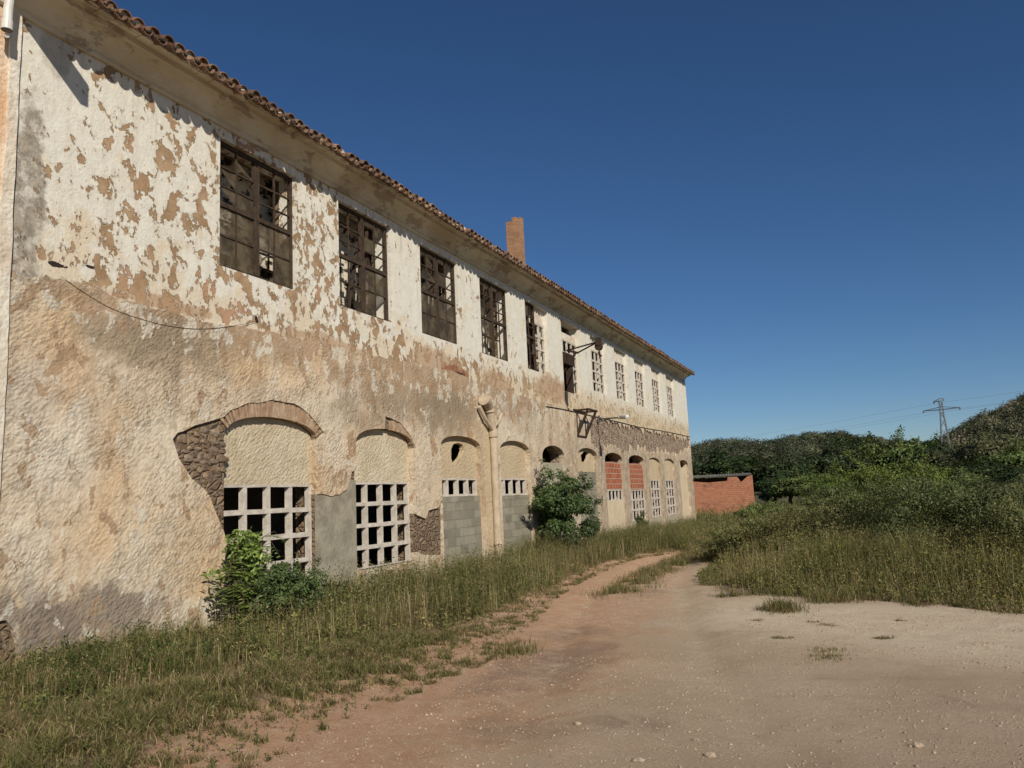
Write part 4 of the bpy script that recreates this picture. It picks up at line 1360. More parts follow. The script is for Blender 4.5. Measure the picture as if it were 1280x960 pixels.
# short sparse turf towards the track: little separate tufts
SHORT = [(2.6, 2.)] + TALL_L[1:] + list(reversed(EDGE_L[2:])) + [(5.1, 2.)]
s2 = scatter(SHORT, 160000)
de = pdist(EDGE_L, s2[:, 0], s2[:, 1])
cl = .3 * fbm(s2[:, 0], s2[:, 1], 1.5, 51) + .7 * fbm(s2[:, 0], s2[:, 1], 6.5, 53)
k2 = cl > .565 - .17 * sstep(0, 1.6, de)
s2 = s2[k2]; de = de[k2]
grass_on(vg, s2, rng.uniform(.02, .085, len(s2)) * (1 + 1.1 * sstep(.3, 1.6, de)), np.full(len(s2), .36), 1.0, (.5, 1.4), 5)
lt = scatter(SHORT, 42000); dl_ = pdist(EDGE_L, lt[:, 0], lt[:, 1]); lt = lt[(rng.uniform(0, 1, len(lt)) < .12 + .88 * sstep(.1, 1.4, dl_)) & (fbm(lt[:, 0], lt[:, 1], 3.5, 57) > .40)]
grass_on(vg, lt, rng.uniform(.015, .05, len(lt)), np.full(len(lt), .08), 1.0, (1.6, 2.6), 4)
gp_ = [TALL_L[-1], (0.05, 44), (0.05, 52), (6.5, 52), (5.2, 30), EDGE_R[0], EDGE_R[1]]
g2 = scatter(gp_, 16000); grass_on(vg, g2, rng.uniform(.08, .5, len(g2)), np.full(len(g2), .6), 2.4)
g2 = scatter(gp_, 900); forbs(vg, g2, rng.uniform(.15, .55, len(g2)), 12, .07, GREEN + OLIVE, 2)
s3 = scatter(SHORT, 2600); de = pdist(EDGE_L, s3[:, 0], s3[:, 1]); s3 = s3[rng.uniform(0, 1, len(s3)) < .15 + .85 * sstep(.2, 1.5, de)]
forbs(vg, s3, rng.uniform(.04, .14, len(s3)), 10, .03, OLIVE + GREEN)
# grass ridge between the far wheel ruts
rid = [G(*q) for q in [(775, 742), (800, 722), (835, 707), (868, 695), (880, 690)]]
rp = np.concatenate([np.array(rid[i]) + (np.array(rid[i + 1]) - np.array(rid[i])) * rng.uniform(0, 1, (5200, 1)) for i in range(4)])
rp = rp + rng.normal(0, 1, rp.shape) * np.array([.22, .5])
rp = rp[fbm(rp[:, 0], rp[:, 1], 1.7, 61) > .41]
grass_on(vg, rp, rng.uniform(.05, .20, len(rp)), np.full(len(rp), .5), 1.3)
tag(vg.build('verge_grass', M['grass']), 'tall and dry mixed grass growing between the wall and the dirt track', 'grass', None, 'stuff')

# --- field grass on the right
fg = Veg()
c0 = np.array([DX, 0])
def field_pts(n_, r0, r1):
    """polar scatter in front of the camera, kept where the field is"""
    a0, a1 = math.atan2(-_sy, _cy) + R(50), math.atan2(-_sy, _cy) + R(9)
    hd = rng.uniform(a1, a0, n_); r_ = np.sqrt(rng.uniform(r0 ** 2, r1 ** 2, n_))
    p = np.column_stack([DX + r_ * np.sin(hd), r_ * np.cos(hd)])
    return p[pip(FIELD, p[:, 0], p[:, 1])]
for r0, r1, n_, ws in [(10, 17, 140000, 1.2), (17, 24, 125000, 1.7), (24, 36, 130000, 2.6), (36, 60, 120000, 4.4), (60, 110, 60000, 8.)]:
    p = field_pts(n_, r0, r1)
    dr = pdist(EDGE_R, p[:, 0], p[:, 1])
    pt = np.clip((fbm(p[:, 0], p[:, 1], .40, 71) - .5) * 2.0 + .5, 0, 1)
    hole = fbm(p[:, 0], p[:, 1], 1.1, 73)
    kp = (hole > .30) & ~((dr < .5) & (hole < .52))
    p, dr, pt = p[kp], dr[kp], pt[kp]
    H = (.08 + .46 * sstep(0, 3.0, dr) * (.25 + 1.2 * pt)) * rng.uniform(.4, 1.3, len(p))
    gr = np.clip(.16 + .50 * sstep(.2, 3.2, dr) + (pt - .5) * 1.0, .06, .95)
    grass_on(fg, p, H, gr, ws, (.3, 1.5), 1.2)
    nst = int(len(p) * .035)
    sel = rng.integers(0, len(p), nst); ps = p[sel]
    stalks(fg, ps + rng.normal(0, .1, ps.shape), rng.uniform(.35, .9, nst) * (.35 + .65 * sstep(0, 1.6, dr[sel])), STRAW + BROWN, .013 * ws ** .8, STRAW)
    nw = int(len(p) * .075); sel = rng.integers(0, len(p), nw); pw = p[sel]
    kk = fbm(pw[:, 0], pw[:, 1], .5, 77) > .42; pw = pw[kk]; ddw = dr[sel][kk]
    forbs(fg, pw, rng.uniform(.2, .95, len(pw)) * (.25 + .75 * sstep(0, 1.8, ddw)), 14, .034 * ws ** .65, GREEN + OLIVE + OLIVE + [(.05, .062, .02)], ws)
tag(fg.build('field_grass', M['grass']), 'waist high weedy olive and straw coloured grass filling the field on the right', 'grass', None, 'stuff')
# yellow flowers low in the right field
yf = Veg()
p = field_pts(60000, 10, 24)
sc = G(1215, 766)
kk = rng.uniform(0, 1, len(p)) < .55 * np.exp(-((p[:, 0] - sc[0]) / 4.0) ** 2 - ((p[:, 1] - sc[1] - 1.5) / 3.2) ** 2) * .9 + .02
kk &= fbm(p[:, 0], p[:, 1], 1.2, 81) > .44
p = p[kk]; dr = pdist(EDGE_R, p[:, 0], p[:, 1])
zz = terrain(p[:, 0], p[:, 1]) + rng.uniform(.2, .75, len(p)) * (.35 + .65 * sstep(0, 1.2, dr))
yf.leaves(np.column_stack([p, zz]), rng.uniform(.011, .024, len(p)), pick([(.36, .28, .03), (.27, .22, .05)], len(p)), -.3, .9)
tag(yf.build('yellow_flowers', M['grass']), 'small yellow flowers speckled through the right field edge', 'flowers', None, 'stuff')

# --- gravel
def gravel():
    bm = bmesh.new(); bmesh.ops.create_icosphere(bm, subdivisions=1, radius=1)
    bv = np.array([v.co[:] for v in bm.verts]); bf = np.array([[v.index for v in f.verts] for f in bm.faces]); bm.free()
    p = scatter([G(*q) for q in [(200, 1000), (430, 905), (660, 790), (760, 720), (860, 695), (900, 760), (1290, 775), (1500, 900), (1400, 1010)]], 32000)
    r_ = .0022 + .008 * rng.uniform(0, 1, len(p)) ** 10 + .0028 * rng.uniform(0, 1, len(p))
    kp = (fbm(p[:, 0], p[:, 1], 1.0, 91) > .42); p, r_ = p[kp], r_[kp]
    n_ = len(p)
    sc_ = np.stack([r_ * rng.uniform(.8, 1.5, n_), r_ * rng.uniform(.8, 1.5, n_), r_ * rng.uniform(.5, .9, n_)], 1)
    vv = bv[None] * sc_[:, None] * (1 + rng.normal(0, .15, (n_, len(bv), 1)))
    vv = vv + np.column_stack([p, terrain(p[:, 0], p[:, 1]) + r_ * .25])[:, None]
    ff = bf[None] + (np.arange(n_) * len(bv))[:, None, None]
    me = mesh_np('gravel', vv.reshape(-1, 3), [ff.reshape(-1, 3)], None, M['pebble'])
    tag(link('gravel', me), 'loose small stones scattered over the dirt track', 'gravel', None, 'stuff')
gravel()

# --- single stones and weed tufts on the bare sand
def stone(px, py, r_, label):
    c = G(px, py); z = float(terrain(np.array([c[0]]), np.array([c[1]]))[0])
    bm = bmesh.new(); bmesh.ops.create_icosphere(bm, subdivisions=3, radius=1)
    sd = random.uniform(0, 99)
    for v in bm.verts:
        k = 1 + .45 * mnoise.noise(v.co * 1.3 + Vector((sd, 0, 0))) + .12 * mnoise.noise(v.co * 4 + Vector((sd, 0, 0)))
        v.co = Vector((v.co.x * r_ * 1.3 * k, v.co.y * r_ * k, v.co.z * r_ * .6 * k))
    me = bpy.data.meshes.new('stone'); bm.to_mesh(me); bm.free(); me.materials.append(M['pebble'])
    o = link('stone', me); o.location = (c[0], c[1], z + r_ * .2); tag(o, label, 'stone', 'loose stones on the track')


for px, py, r_, lb in [(887, 944, .028, 'dark small stone at the bottom of the track, below the picture middle right'), (798, 953, .03, 'pale stone at the very bottom of the track'), (722, 906, .022, 'pale stone on the track, left of its middle'),
                       (1146, 929, .03, 'whitish stone on the bare earth at lower right'), (1128, 777, .05, 'flat pale stone on the sand below the field edge'), (870, 925, .022, 'brownish stone on the track just above the dark small stone')]:
    stone(px, py, r_, lb)


def tuft(px, py, rx, ry, n_, h, green, label):
    c = G(px, py); v = Veg()
    p = np.column_stack([rng.normal(0, rx * .45, n_), rng.normal(0, ry * .45, n_)]) + np.array(c)
    grass_on(v, p, rng.uniform(.5, 1.2, n_) * h, np.full(n_, green), 1.3, (.4, 1.1))
    z = float(terrain(np.array([c[0]]), np.array([c[1]]))[0])
    o = v.build('weed_tuft', M['grass'])
    me = o.data; me.transform(Matrix.Translation((-c[0], -c[1], -z))); o.location = (c[0], c[1], z)
    tag(o, label, 'weed', 'weed tufts on the bare sand')


for a in [(977, 764, .36, .5, 700, .17, .75, 'green bushy weed tuft, largest one on the pale sand'), (1034, 816, .22, .5, 500, .06, .7, 'flat sprawling weed patch where sand meets grey track'), (1042, 752, .45, .4, 600, .2, .35, 'straw brown tuft leaning out of the field edge onto sand'),
          (1152, 757, .25, .3, 350, .12, .6, 'low green tuft at the field edge above the flat stone'), (978, 796, .16, .1, 150, .04, .4, 'tiny dark weed left of the sprawling patch'), (1033, 782, .18, .12, 200, .035, .4, 'thin flat weed on the sand right of the bushy tuft'), (1258, 766, .2, .2, 250, .08, .4, 'brown tuft at the far right of the sand'), (1103, 797, .14, .1, 140, .05, .5, 'small dark weed alone on the sand beside the flat stone'),
          (1018, 778, .10, .08, 100, .035, .4, 'small dry weed between the bushy tuft and the thin flat weed'), (945, 776, .1, .1, 100, .035, .4, 'small dry weed just left below the bushy tuft'), (642, 815, .26, .5, 600, .13, .6, 'green weed tuft on the gravel at the left edge of track')]:
    tuft(*a)


# ------------------------------------------------------------------ shrubs and trees
def shell_pts(n_, rad, lumps, seed, hollow=.35):
    """points through a lumpy crown centred on the origin: lumps of leaves with gaps between"""
    g = np.random.default_rng(seed)
    d = g.normal(size=(lumps, 3)); d /= np.linalg.norm(d, axis=1)[:, None]
    d[:, 2] = np.where(d[:, 2] < -.5, -d[:, 2], d[:, 2])
    c = d * g.uniform(hollow, .86, (lumps, 1)); s_ = g.uniform(.17, .36, lumps)
    k = g.integers(0, lumps, n_)
    q = g.normal(size=(n_, 3)); q /= np.linalg.norm(q, axis=1)[:, None]
    off = q * (s_[k] * g.uniform(.55, 1.08, n_) ** .7)[:, None]
    off[:, 2] *= .72
    return (c[k] + off) * np.array(rad), q, k


def woody(mb, h, r0, rad, zc, n_, seed):
    g = random.Random(seed)
    mb.tube([(0, 0, -.2), (g.uniform(-.05, .05) * h, g.uniform(-.05, .05) * h, h * .45), (g.uniform(-.06, .06) * h, g.uniform(-.06, .06) * h, h)], [r0, r0 * .75, r0 * .4], 7)
    for _ in range(n_):
        a = g.uniform(0, 6.28); z0 = h * g.uniform(.35, .95); e = g.uniform(.5, .85)
        p1 = (math.cos(a) * rad[0] * e, math.sin(a) * rad[1] * e, zc + rad[2] * g.uniform(-.3, .6))
        m_ = (p1[0] * .45, p1[1] * .45, (z0 + p1[2]) / 2 + .1)
        mb.tube([(0, 0, z0), m_, p1], [r0 * .45, r0 * .3, r0 * .1], 5)


def plant_mesh(kind, rad, zc, trunk_h, trunk_r, nleaf, lsize, cols, lumps, seed, asp=.55):
    v = Veg()
    p, q, k = shell_pts(nleaf, rad, lumps, seed)
    lumpcol = np.random.default_rng(seed + 1).uniform(.72, 1.3, lumps)
    p = p + np.array([0, 0, zc])
    g2 = np.random.default_rng(seed + 9); ns = max(lumps // 2, 6); nl = max(nleaf // (ns * 9), 10)
    dd = g2.normal(size=(ns, 3)); dd[:, 2] = np.abs(dd[:, 2]) * .9 + .1; dd /= np.linalg.norm(dd, axis=1)[:, None]
    t_ = g2.uniform(.75, 1.0, (ns, 1)) + g2.uniform(0, .42, (ns, nl)) * g2.uniform(.3, 1, (ns, 1))
    sp_ = dd[:, None] * t_[:, :, None] * np.array(rad) + g2.normal(0, lsize * .55, (ns, nl, 3)) + np.array([0, 0, zc])
    p = np.concatenate([p, sp_.reshape(-1, 3)]); q = np.concatenate([q, dd[:, None].repeat(nl, 1).reshape(-1, 3)]); k = np.concatenate([k, np.repeat(np.arange(ns) % lumps, nl)])
    ok = p[:, 2] > .02; p, q, k = p[ok], q[ok], k[ok]
    n_ = len(p)
    v.leaves(p, lsize * rng.uniform(.6, 1.3, n_), pick(cols, n_, .2) * lumpcol[k][:, None], .35, asp, q * 1.2 + np.array([.2, -.2, .4]))
    pol = [np.concatenate(v.t)]
    crown = mesh_np(kind + '_crown', np.concatenate(v.V), pol, np.concatenate(v.C), M['leaf'])
    mb = MB(); woody(mb, trunk_h, trunk_r, rad, zc, 6, seed)
    tm = bpy.data.meshes.new(kind + '_trunk'); tm.from_pydata(mb.v, [], mb.f); tm.materials.append(M['bark']); tm.update()
    return crown, tm


def place(name, meshes, loc, sc_, rz, label, cat, group=None, parts=('crown', 'trunk')):
    t = empty(name, loc); t.rotation_euler = (0, 0, rz); t.scale = sc_
    tag(t, label, cat, group)
    link(parts[0], meshes[0], t, True); link(parts[1], meshes[1], t, True)
    return t


DARK = [(.034, .052, .017), (.045, .066, .022), (.055, .074, .027), (.028, .044, .016)]
MIDG = [(.10, .13, .034), (.13, .155, .045), (.075, .105, .027)]
BRIGHT = [(.115, .155, .028), (.15, .19, .038), (.09, .125, .024)]
OLIV = [(.10, .105, .045), (.125, .125, .055), (.08, .09, .036)]

TREE = {'dark': plant_mesh('dark', (2.6, 2.6, 2.5), 2.7, 3., .2, 14000, .23, DARK, 54, 101),
        'mid': plant_mesh('mid', (3.0, 3.0, 2.3), 2.4, 2.6, .2, 14000, .22, MIDG, 54, 102),
        'olive': plant_mesh('olive', (2.8, 2.8, 2.2), 2.3, 2.4, .2, 13000, .22, OLIV, 50, 103),
        'bright': plant_mesh('bright', (2.6, 2.6, 2.0), 2.0, 2.0, .16, 12000, .2, BRIGHT, 50, 104)}
BASEH = {'dark': 5.1, 'mid': 4.6, 'olive': 4.4, 'bright': 3.9}
BASEW = {'dark': 5.2, 'mid': 6.0, 'olive': 5.6, 'bright': 5.2}
TREES = [  # kind, px, top py, width px, distance, label
    ('dark', 905, 566, 90, 95, 'very dark rounded tree directly behind the red brick shed'),
    ('dark', 962, 572, 80, 88, 'very dark tree right of the red brick shed, with a bushy top'),
    ('mid', 1008, 590, 70, 80, 'mid green low tree under the pale slope, right of the dark shed trees'),
    ('dark', 1040, 560, 74, 96, 'dark tree where the left hill meets the tree line'),
    ('dark', 1072, 548, 80, 104, 'dark broad tree in the dip between the two hills'),
    ('mid', 1104, 546, 70, 100, 'mid green tree just right of the dip between the hills'),
    ('mid', 1138, 548, 70, 98, 'mid green tree left of the pylon foot'),
    ('dark', 1168, 556, 60, 92, 'dark narrow tree directly below the pylon'),
    ('olive', 1205, 556, 80, 90, 'olive green tree right of the pylon foot'),
    ('olive', 1246, 545, 90, 78, 'light olive tree in front of the right hill'),
    ('dark', 1225, 578, 90, 66, 'dark spreading tree low at right, below the light olive tree'),
    ('mid', 1284, 556, 90, 70, 'mid green tree cut by the right edge of the picture'),
    ('mid', 1180, 590, 84, 62, 'mid green low tree behind the bright mounded bush'),
    ('dark', 985, 590, 60, 84, 'dark low tree between shed and field, second right of the shed'),
    ('dark', 1265, 592, 70, 58, 'dark low tree at far right above the straw grass'),
    ('bright', 1045, 596, 64, 62, 'bright green low tree left of the mounded bush'),
]
for i, (k, px, py, wpx, Yd, lb) in enumerate(TREES):
    x, y, zt_ = AT(px, py, Yd)
    dist = math.hypot(x - DX, y)
    gz = float(terrain(np.array([x]), np.array([y]))[0])
    hs = max((zt_ - gz) / BASEH[k], .3); ws_ = wpx / FPX * dist / BASEW[k]
    place('tree', TREE[k], (x, y, gz), (ws_ * 1.15, ws_ * 1.15, hs), random.uniform(0, 6.28), lb, 'tree', 'trees beyond the field')


def shrub(name, px, py_base, Yd, rad, zc, nleaf, ls, cols, lumps, seed, label, cat='shrub', parts=('foliage', 'stem'), asp=.55, th=.8):
    x, y, _ = AT(px, py_base, Yd)
    gz = float(terrain(np.array([x]), np.array([y]))[0])
    ms = plant_mesh(name, rad, zc, th, .04, nleaf, ls, cols, lumps, seed, asp)
    return place(name, ms, (x, y, gz), (1, 1, 1), 0, label, cat, None, parts)


shrub('bush', 1108, 610, 44, (3.3, 2.4, 1.75), 1.5, 15000, .12, BRIGHT, 50, 201, 'bright green mounded bush rising from the middle of the field')
BRAM = [(.056, .078, .022), (.074, .096, .029), (.095, .112, .038), (.07, .08, .03)]
WEED = [(.115, .122, .038), (.14, .138, .05), (.09, .104, .032), (.17, .15, .062)]
shrub('bush', 1172, 650, 17.2, (1.75, 1.25, 1.02), .78, 22000, .045, BRAM, 60, 203, 'dark leafy bramble mound, largest in the right field')
shrub('bush', 1085, 650, 19, (1.35, 1.1, .95), .7, 15000, .045, BRAM + WEED, 50, 204, 'dark leafy bramble mound, left neighbour of the largest one')
shrub('bush', 1238, 650, 18.5, (1.2, 1.0, .95), .7, 13000, .045, WEED + BRAM, 44, 211, 'olive green weedy mound touching the right side of the largest bramble mound')
shrub('bush', 1005, 650, 19.5, (1.2, 1.0, .72), .55, 11000, .042, WEED, 44, 212, 'olive green weedy mound half way between the shed and the largest bramble mound')
shrub('bush', 940, 660, 20.5, (1.0, 1.0, .62), .45, 9000, .042, WEED, 40, 213, 'low olive weedy mound beside the track bend, below the red brick shed')
shrub('bush', 902, 670, 21.5, (.75, .8, .5), .36, 6000, .042, WEED, 36, 214, 'smallest olive weedy mound, closest to the far end of the track')
shrub('bush', 1290, 660, 15.5, (.9, .8, .8), .55, 9000, .04, WEED, 36, 215, 'olive weedy mound cut by the right picture edge')
shrub('bush', 1010, 640, 27, (1.6, 1.4, .8), .5, 9000, .075, OLIV, 36, 205, 'olive coloured low bush right of the shed, inside the field')
shrub('bush', 1262, 650, 28, (1.8, 1.6, 1.1), .7, 9000, .08, OLIV, 36, 206, 'olive coloured wide bush near the right picture edge')
shrub('bush', 952, 650, 46, (1.5, 1.3, .8), .6, 5000, .09, MIDG, 26, 207, 'mid green low bush at the right foot of the red brick shed')
shrub('bush', 1140, 640, 33, (2.8, 2., 1.25), .9, 12000, .09, MIDG, 40, 208, 'mid green spreading bush between the bramble mounds and the bright mounded bush')
shrub('bush', 1050, 640, 36, (2.0, 1.6, 1.1), .8, 9000, .09, MIDG + OLIV, 36, 209, 'mid green bush just left below the bright mounded bush')

# dark shrub against the facade (bays 5 and 6)
y_ = F(705, 640)[0]
ms = plant_mesh('wall_shrub', (1.0, 1.4, 1.42), 1.02, 1.0, .05, 20000, .085, [(.038, .066, .018), (.054, .084, .024), (.03, .052, .015), (.08, .11, .036)], 46, 301, .6)
ws = place('wall_shrub', ms, (.72, y_ - 2.05, float(terrain(np.array([.7]), np.array([y_]))[0])), (1, 1, 1), 0, 'dark green leafy shrub growing against the facade below the dark arch', 'shrub', None, ('foliage', 'stem'))

# sapling with feathered leaves in front of the first arch
def sapling():
    base = F(306, 790, .55); bx, by = .55, base[0]
    gz = float(terrain(np.array([bx]), np.array([by]))[0])
    t = empty('sapling', (bx, by, gz)); tag(t, 'bright green sapling with feathered leaves in front of the first arched bay', 'sapling')
    mb = MB(); v = Veg(); g = random.Random(5)
    tops = []
    for k in range(14):
        a = g.uniform(0, 6.28); r_ = g.uniform(.05, .45); h = g.uniform(.8, 1.32) if k < 9 else g.uniform(.5, .8)
        oy = g.uniform(-.35, .45)
        p0 = Vector((g.uniform(-.1, .1), oy * .5, 0)); p2 = Vector((math.cos(a) * r_ * .5, oy + math.sin(a) * r_, h)); p1 = (p0 + p2) / 2 + Vector((0, 0, .15))
        mb.tube([p0, p1, p2], [.014, .011, .006], 6)
        for q in range(11):
            s_ = .3 + .7 * q / 10
            c = p0 * (1 - s_) ** 2 + 2 * p1 * s_ * (1 - s_) + p2 * s_ * s_
            b = g.uniform(0, 6.28); L = g.uniform(.2, .42)
            d = Vector((math.cos(b), math.sin(b), g.uniform(.1, .5))).normalized()
            nrm = d.cross(Vector((0, 0, 1))).normalized()
            for u in range(7):
                f_ = (u + 1) / 7
                pt = c + d * L * f_ + Vector((0, 0, -.16 * f_ * f_ * L / .25))
                for sg in (-1, 1):
                    dd = (nrm * sg + d * .5 + Vector((0, 0, -.35))).normalized(); l_ = g.uniform(.075, .12)
                    wv = dd.cross(Vector((g.uniform(-.2, .2), g.uniform(-.2, .2), 1))).normalized() * l_ * .27
                    col = np.array(g.choice([(.175, .225, .048), (.135, .18, .036), (.215, .255, .068), (.09, .125, .03)])) * g.uniform(.8, 1.2)
                    vv = np.array([pt[:], (pt + dd * l_ * .45 + wv)[:], (pt + dd * l_)[:], (pt + dd * l_ * .45 - wv)[:]])
                    v.V.append(vv); v.t.append(np.array([[0, 1, 2], [0, 2, 3]]) + v.n); v.C.append(np.repeat(col[None], 4, 0)); v.n += 4
            mb.tube([c, c + d * L * .6, c + d * L + Vector((0, 0, -.16 * L / .25))], [.004, .003, .0015], 4)
    pp, qq, _ = shell_pts(950, (.42, .56, .52), 24, 77, .3)
    v.leaves(pp + np.array([.05, -.05, .88]), rng.uniform(.06, .12, len(pp)), pick([(.17, .215, .045), (.21, .25, .065), (.12, .165, .034), (.085, .12, .026)], len(pp)), .5, .4, qq * .6 + np.array([.2, -.2, .5]))
    me = mesh_np('foliage', np.concatenate(v.V), [np.concatenate(v.t)], np.concatenate(v.C), M['leaf']); link('foliage', me, t, True)
    tm = bpy.data.meshes.new('stem'); tm.from_pydata(mb.v, [], mb.f); tm.materials.append(M['bark']); tm.update(); link('stem', tm, t, True)
    # darker bush at its foot
    b2 = F(366, 790, 1.1)
    ms = plant_mesh('foot_bush', (.55, .85, .55), .36, .5, .02, 7500, .055, [(.05, .078, .02), (.07, .10, .027), (.035, .056, .014), (.11, .13, .055)], 26, 302, .45)
    place('bush', ms, (1.1, b2[0], float(terrain(np.array([1.1]), np.array([b2[0]]))[0])), (1, 1, 1), 0, 'dense dark green bush at the foot of the sapling by the wall', 'shrub', None, ('foliage', 'stem'))
sapling()
# small plant rooted in the far grille
y9 = F(797, 652)[0]
ms = plant_mesh('small_plant', (.28, .3, .5), .75, .7, .02, 900, .07, DARK + MIDG, 12, 303, .5)
place('wall_plant', ms, (.2, y9, ground_z(y9) - .02), (1, 1, 1), 0, 'small dark plant growing up in front of the second brick filled arch', 'plant', None, ('foliage', 'stem'))

# ------------------------------------------------------------------ red brick shed
Ys = 60.
tl, tr = AT(872, 594, Ys), AT(940, 592.5, Ys)
xr = tr[0]; zt_ = AT(905, 593, Ys)[2]
gz = ground_z(Ys)
sh = empty('brick_shed', (xr - 3.5, Ys, gz)); tag(sh, 'low red brick shed with thin grey sheet roof beyond the factory corner', 'shed')
z_top = zt_ - .12
front = [(xr - 8, gz - .4), (xr, gz - .4), (xr, z_top), (xr - .2, z_top), (xr - .24, z_top - .04), (xr - .85, z_top - .52), (xr - 1.1, z_top - .06), (xr - 1.75, z_top - .05), (xr - 1.8, z_top - .36), (xr - 3.2, z_top - .42), (xr - 4.3, z_top - .3), (xr - 8, z_top - .35)]
mb = MB(); nF = len(front)
mb.add([(x, Ys, z) for x, z in front] + [(x, Ys + .15, z) for x, z in front], [tuple(range(nF)), tuple(reversed(range(nF, 2 * nF)))] + [(i, i + nF, (i + 1) % nF + nF, (i + 1) % nF) for i in range(nF)])
mb.bar((xr - .09, Ys + .152, (gz + z_top) / 2 - .2), (xr - .82, Ys + 5, (gz + z_top) / 2 - .2), .15, z_top - gz + .38); mb.box((xr - 8, Ys + 4.85, gz - .4), (xr - .9, Ys + 5, z_top - .05))
mb.build('wall', M['shed_brick'], sh)
mb = MB()
for k in range(40):
    x0 = xr - 8 + k * .2
    mb.add([(x0, Ys - .08, z_top + .004), (x0 + .1, Ys - .08, z_top + .045), (x0 + .2, Ys - .08, z_top + .004), (x0 - .76, Ys + 5.2, z_top + .21), (x0 - .66, Ys + 5.2, z_top + .25), (x0 - .56, Ys + 5.2, z_top + .21)], [(0, 1, 4, 3), (1, 2, 5, 4)])
mb.box((xr - 8, Ys - .07, z_top - .03), (xr - .1, Ys - .01, z_top + .002))
mb.build('roof', M['fibre_cement'], sh)

# ------------------------------------------------------------------ lattice pylon and its wires
YP = 110.
tp = AT(1175, 498, YP); ft = AT(1184, 556, YP)
gz = float(terrain(np.array([tp[0]]), np.array([YP]))[0])
py = empty('pylon', (tp[0], YP, gz)); tag(py, 'grey steel lattice pylon with crossarms standing behind the tree line', 'pylon')
H_ = tp[2] - gz
def leg_at(t): return .85 - .68 * min(t / .86, 1)
mb = MB()
cn = [(-1, -1), (1, -1), (1, 1), (-1, 1)]
ns = 11
for a, b in cn:
    mb.bar((tp[0] + a * leg_at(0), YP + b * leg_at(0), gz), (tp[0] + a * leg_at(.86), YP + b * leg_at(.86), gz + H_ * .86), .12, .12)
    mb.bar((tp[0] + a * leg_at(.86), YP + b * leg_at(.86), gz + H_ * .86), (tp[0] + a * .16, YP + b * .16, gz + H_ * .97), .10, .10)
for k in range(ns):
    t0, t1 = k / ns * .97, (k + 1) / ns * .97
    for j in range(4):
        a, b = cn[j], cn[(j + 1) % 4]
        P = lambda c, t: (tp[0] + c[0] * leg_at(t), YP + c[1] * leg_at(t), gz + H_ * t)
        mb.bar(P(a, t0), P(b, t1), .06, .06) if k % 2 else mb.bar(P(b, t0), P(a, t1), .06, .06)
mb.build('mast', M['galvanised'], py)
arms = []
for zz_, L in ((AT(1177, 512, YP)[2], 2.1), (tp[2] - .35, .75)):
    mb = MB()
    for s_ in (-1, 1):
        dz_ = .0
        e = (tp[0] + s_ * L * .92, YP - s_ * .7 * L * .4, zz_ + .05)
        if L < 1 and s_ > 0: e = (tp[0] + .35, YP, zz_ + .3)
        mb.bar((tp[0], YP - .17, zz_), e, .10, .10); mb.bar((tp[0], YP + .17, zz_ + .0), e, .10, .10); mb.bar((tp[0], YP, zz_ + .35), e, .07, .07)
        mb.tube([e, (e[0], e[1], e[2] - .28)], .09, 6); arms.append(e)
    mb.build('crossarm', M['galvanised'], py)
for e, lb in zip(arms[:3], ('lowest left', 'lowest right', 'top')):
    mb = MB()
    q = np.array(e) - np.array([0, 0, .25]); far = q + np.array([-150, 130, 10.]); nr = q + np.array([75, -38, 9.])
    pts = []
    for A, B, sag in ((far, q, 5), (q, nr, 2)):
        for k in range(12):
            t = k / 12; p_ = A + (B - A) * t; p_[2] -= sag * 4 * t * (1 - t); pts.append(tuple(p_))
    pts.append(tuple(nr))
    mb.tube(pts, .007, 4)
    tag(mb.build('power_line', M['galvanised'], None), {'lowest left': 'faint grey wire strung from the left tip of the pylon crossarm', 'lowest right': 'faint grey wire strung from the right tip of the pylon crossarm', 'top': 'faint grey wire strung from the top of the pylon'}[lb], 'power line', 'wires of the pylon')

# ------------------------------------------------------------------ hills and their woods
def hill(name, x0, x1, y0, y1, st, hf):
    xs_, ys_ = np.arange(x0, x1, st), np.arange(y0, y1, st)
    gx, gy = np.meshgrid(xs_, ys_, indexing='ij'); z = hf(gx, gy)
    V_ = np.stack([gx, gy, z], -1).reshape(-1, 3); I_ = np.arange(len(xs_) * len(ys_)).reshape(len(xs_), len(ys_))
    q_ = np.stack([I_[:-1, :-1], I_[1:, :-1], I_[1:, 1:], I_[:-1, 1:]], -1).reshape(-1, 4)
    return tag(link(name, mesh_np(name, V_, [q_], None, M['hill_soil'], smooth=True)), None, None, None, 'structure')


def hA(X, Y):
    xr_ = DX + (X - DX) / 1.75
    prof = np.interp(xr_, [-220, -120, -60, -40, -28, -18, -6, 4, 12, 30, 70], [14, 13, 12.2, 11.6, 12.6, 11.2, 12.9, 12.0, 9.6, 7.5, 5])
    return -4 + (prof * 1.75 + 3.2) * sstep(270, 455, Y) * (1 - .5 * sstep(520, 760, Y)) + 2.2 * (fbm(X, Y, .035, 201) - .5)


def hB(X, Y):
    s_ = (.93 + .07)
    h = 31 * (1 - np.exp(-np.maximum((X - 6) / 38, 0) ** 1.15))
    return -4 + h * np.exp(-((Y - 172) / 62) ** 2) + 1.6 * (fbm(X, Y, .09, 211) - .5)


hill('hill', -420, 190, 262, 760, 8, hA)
hill('hill', 4, 170, 85, 330, 4, hB)


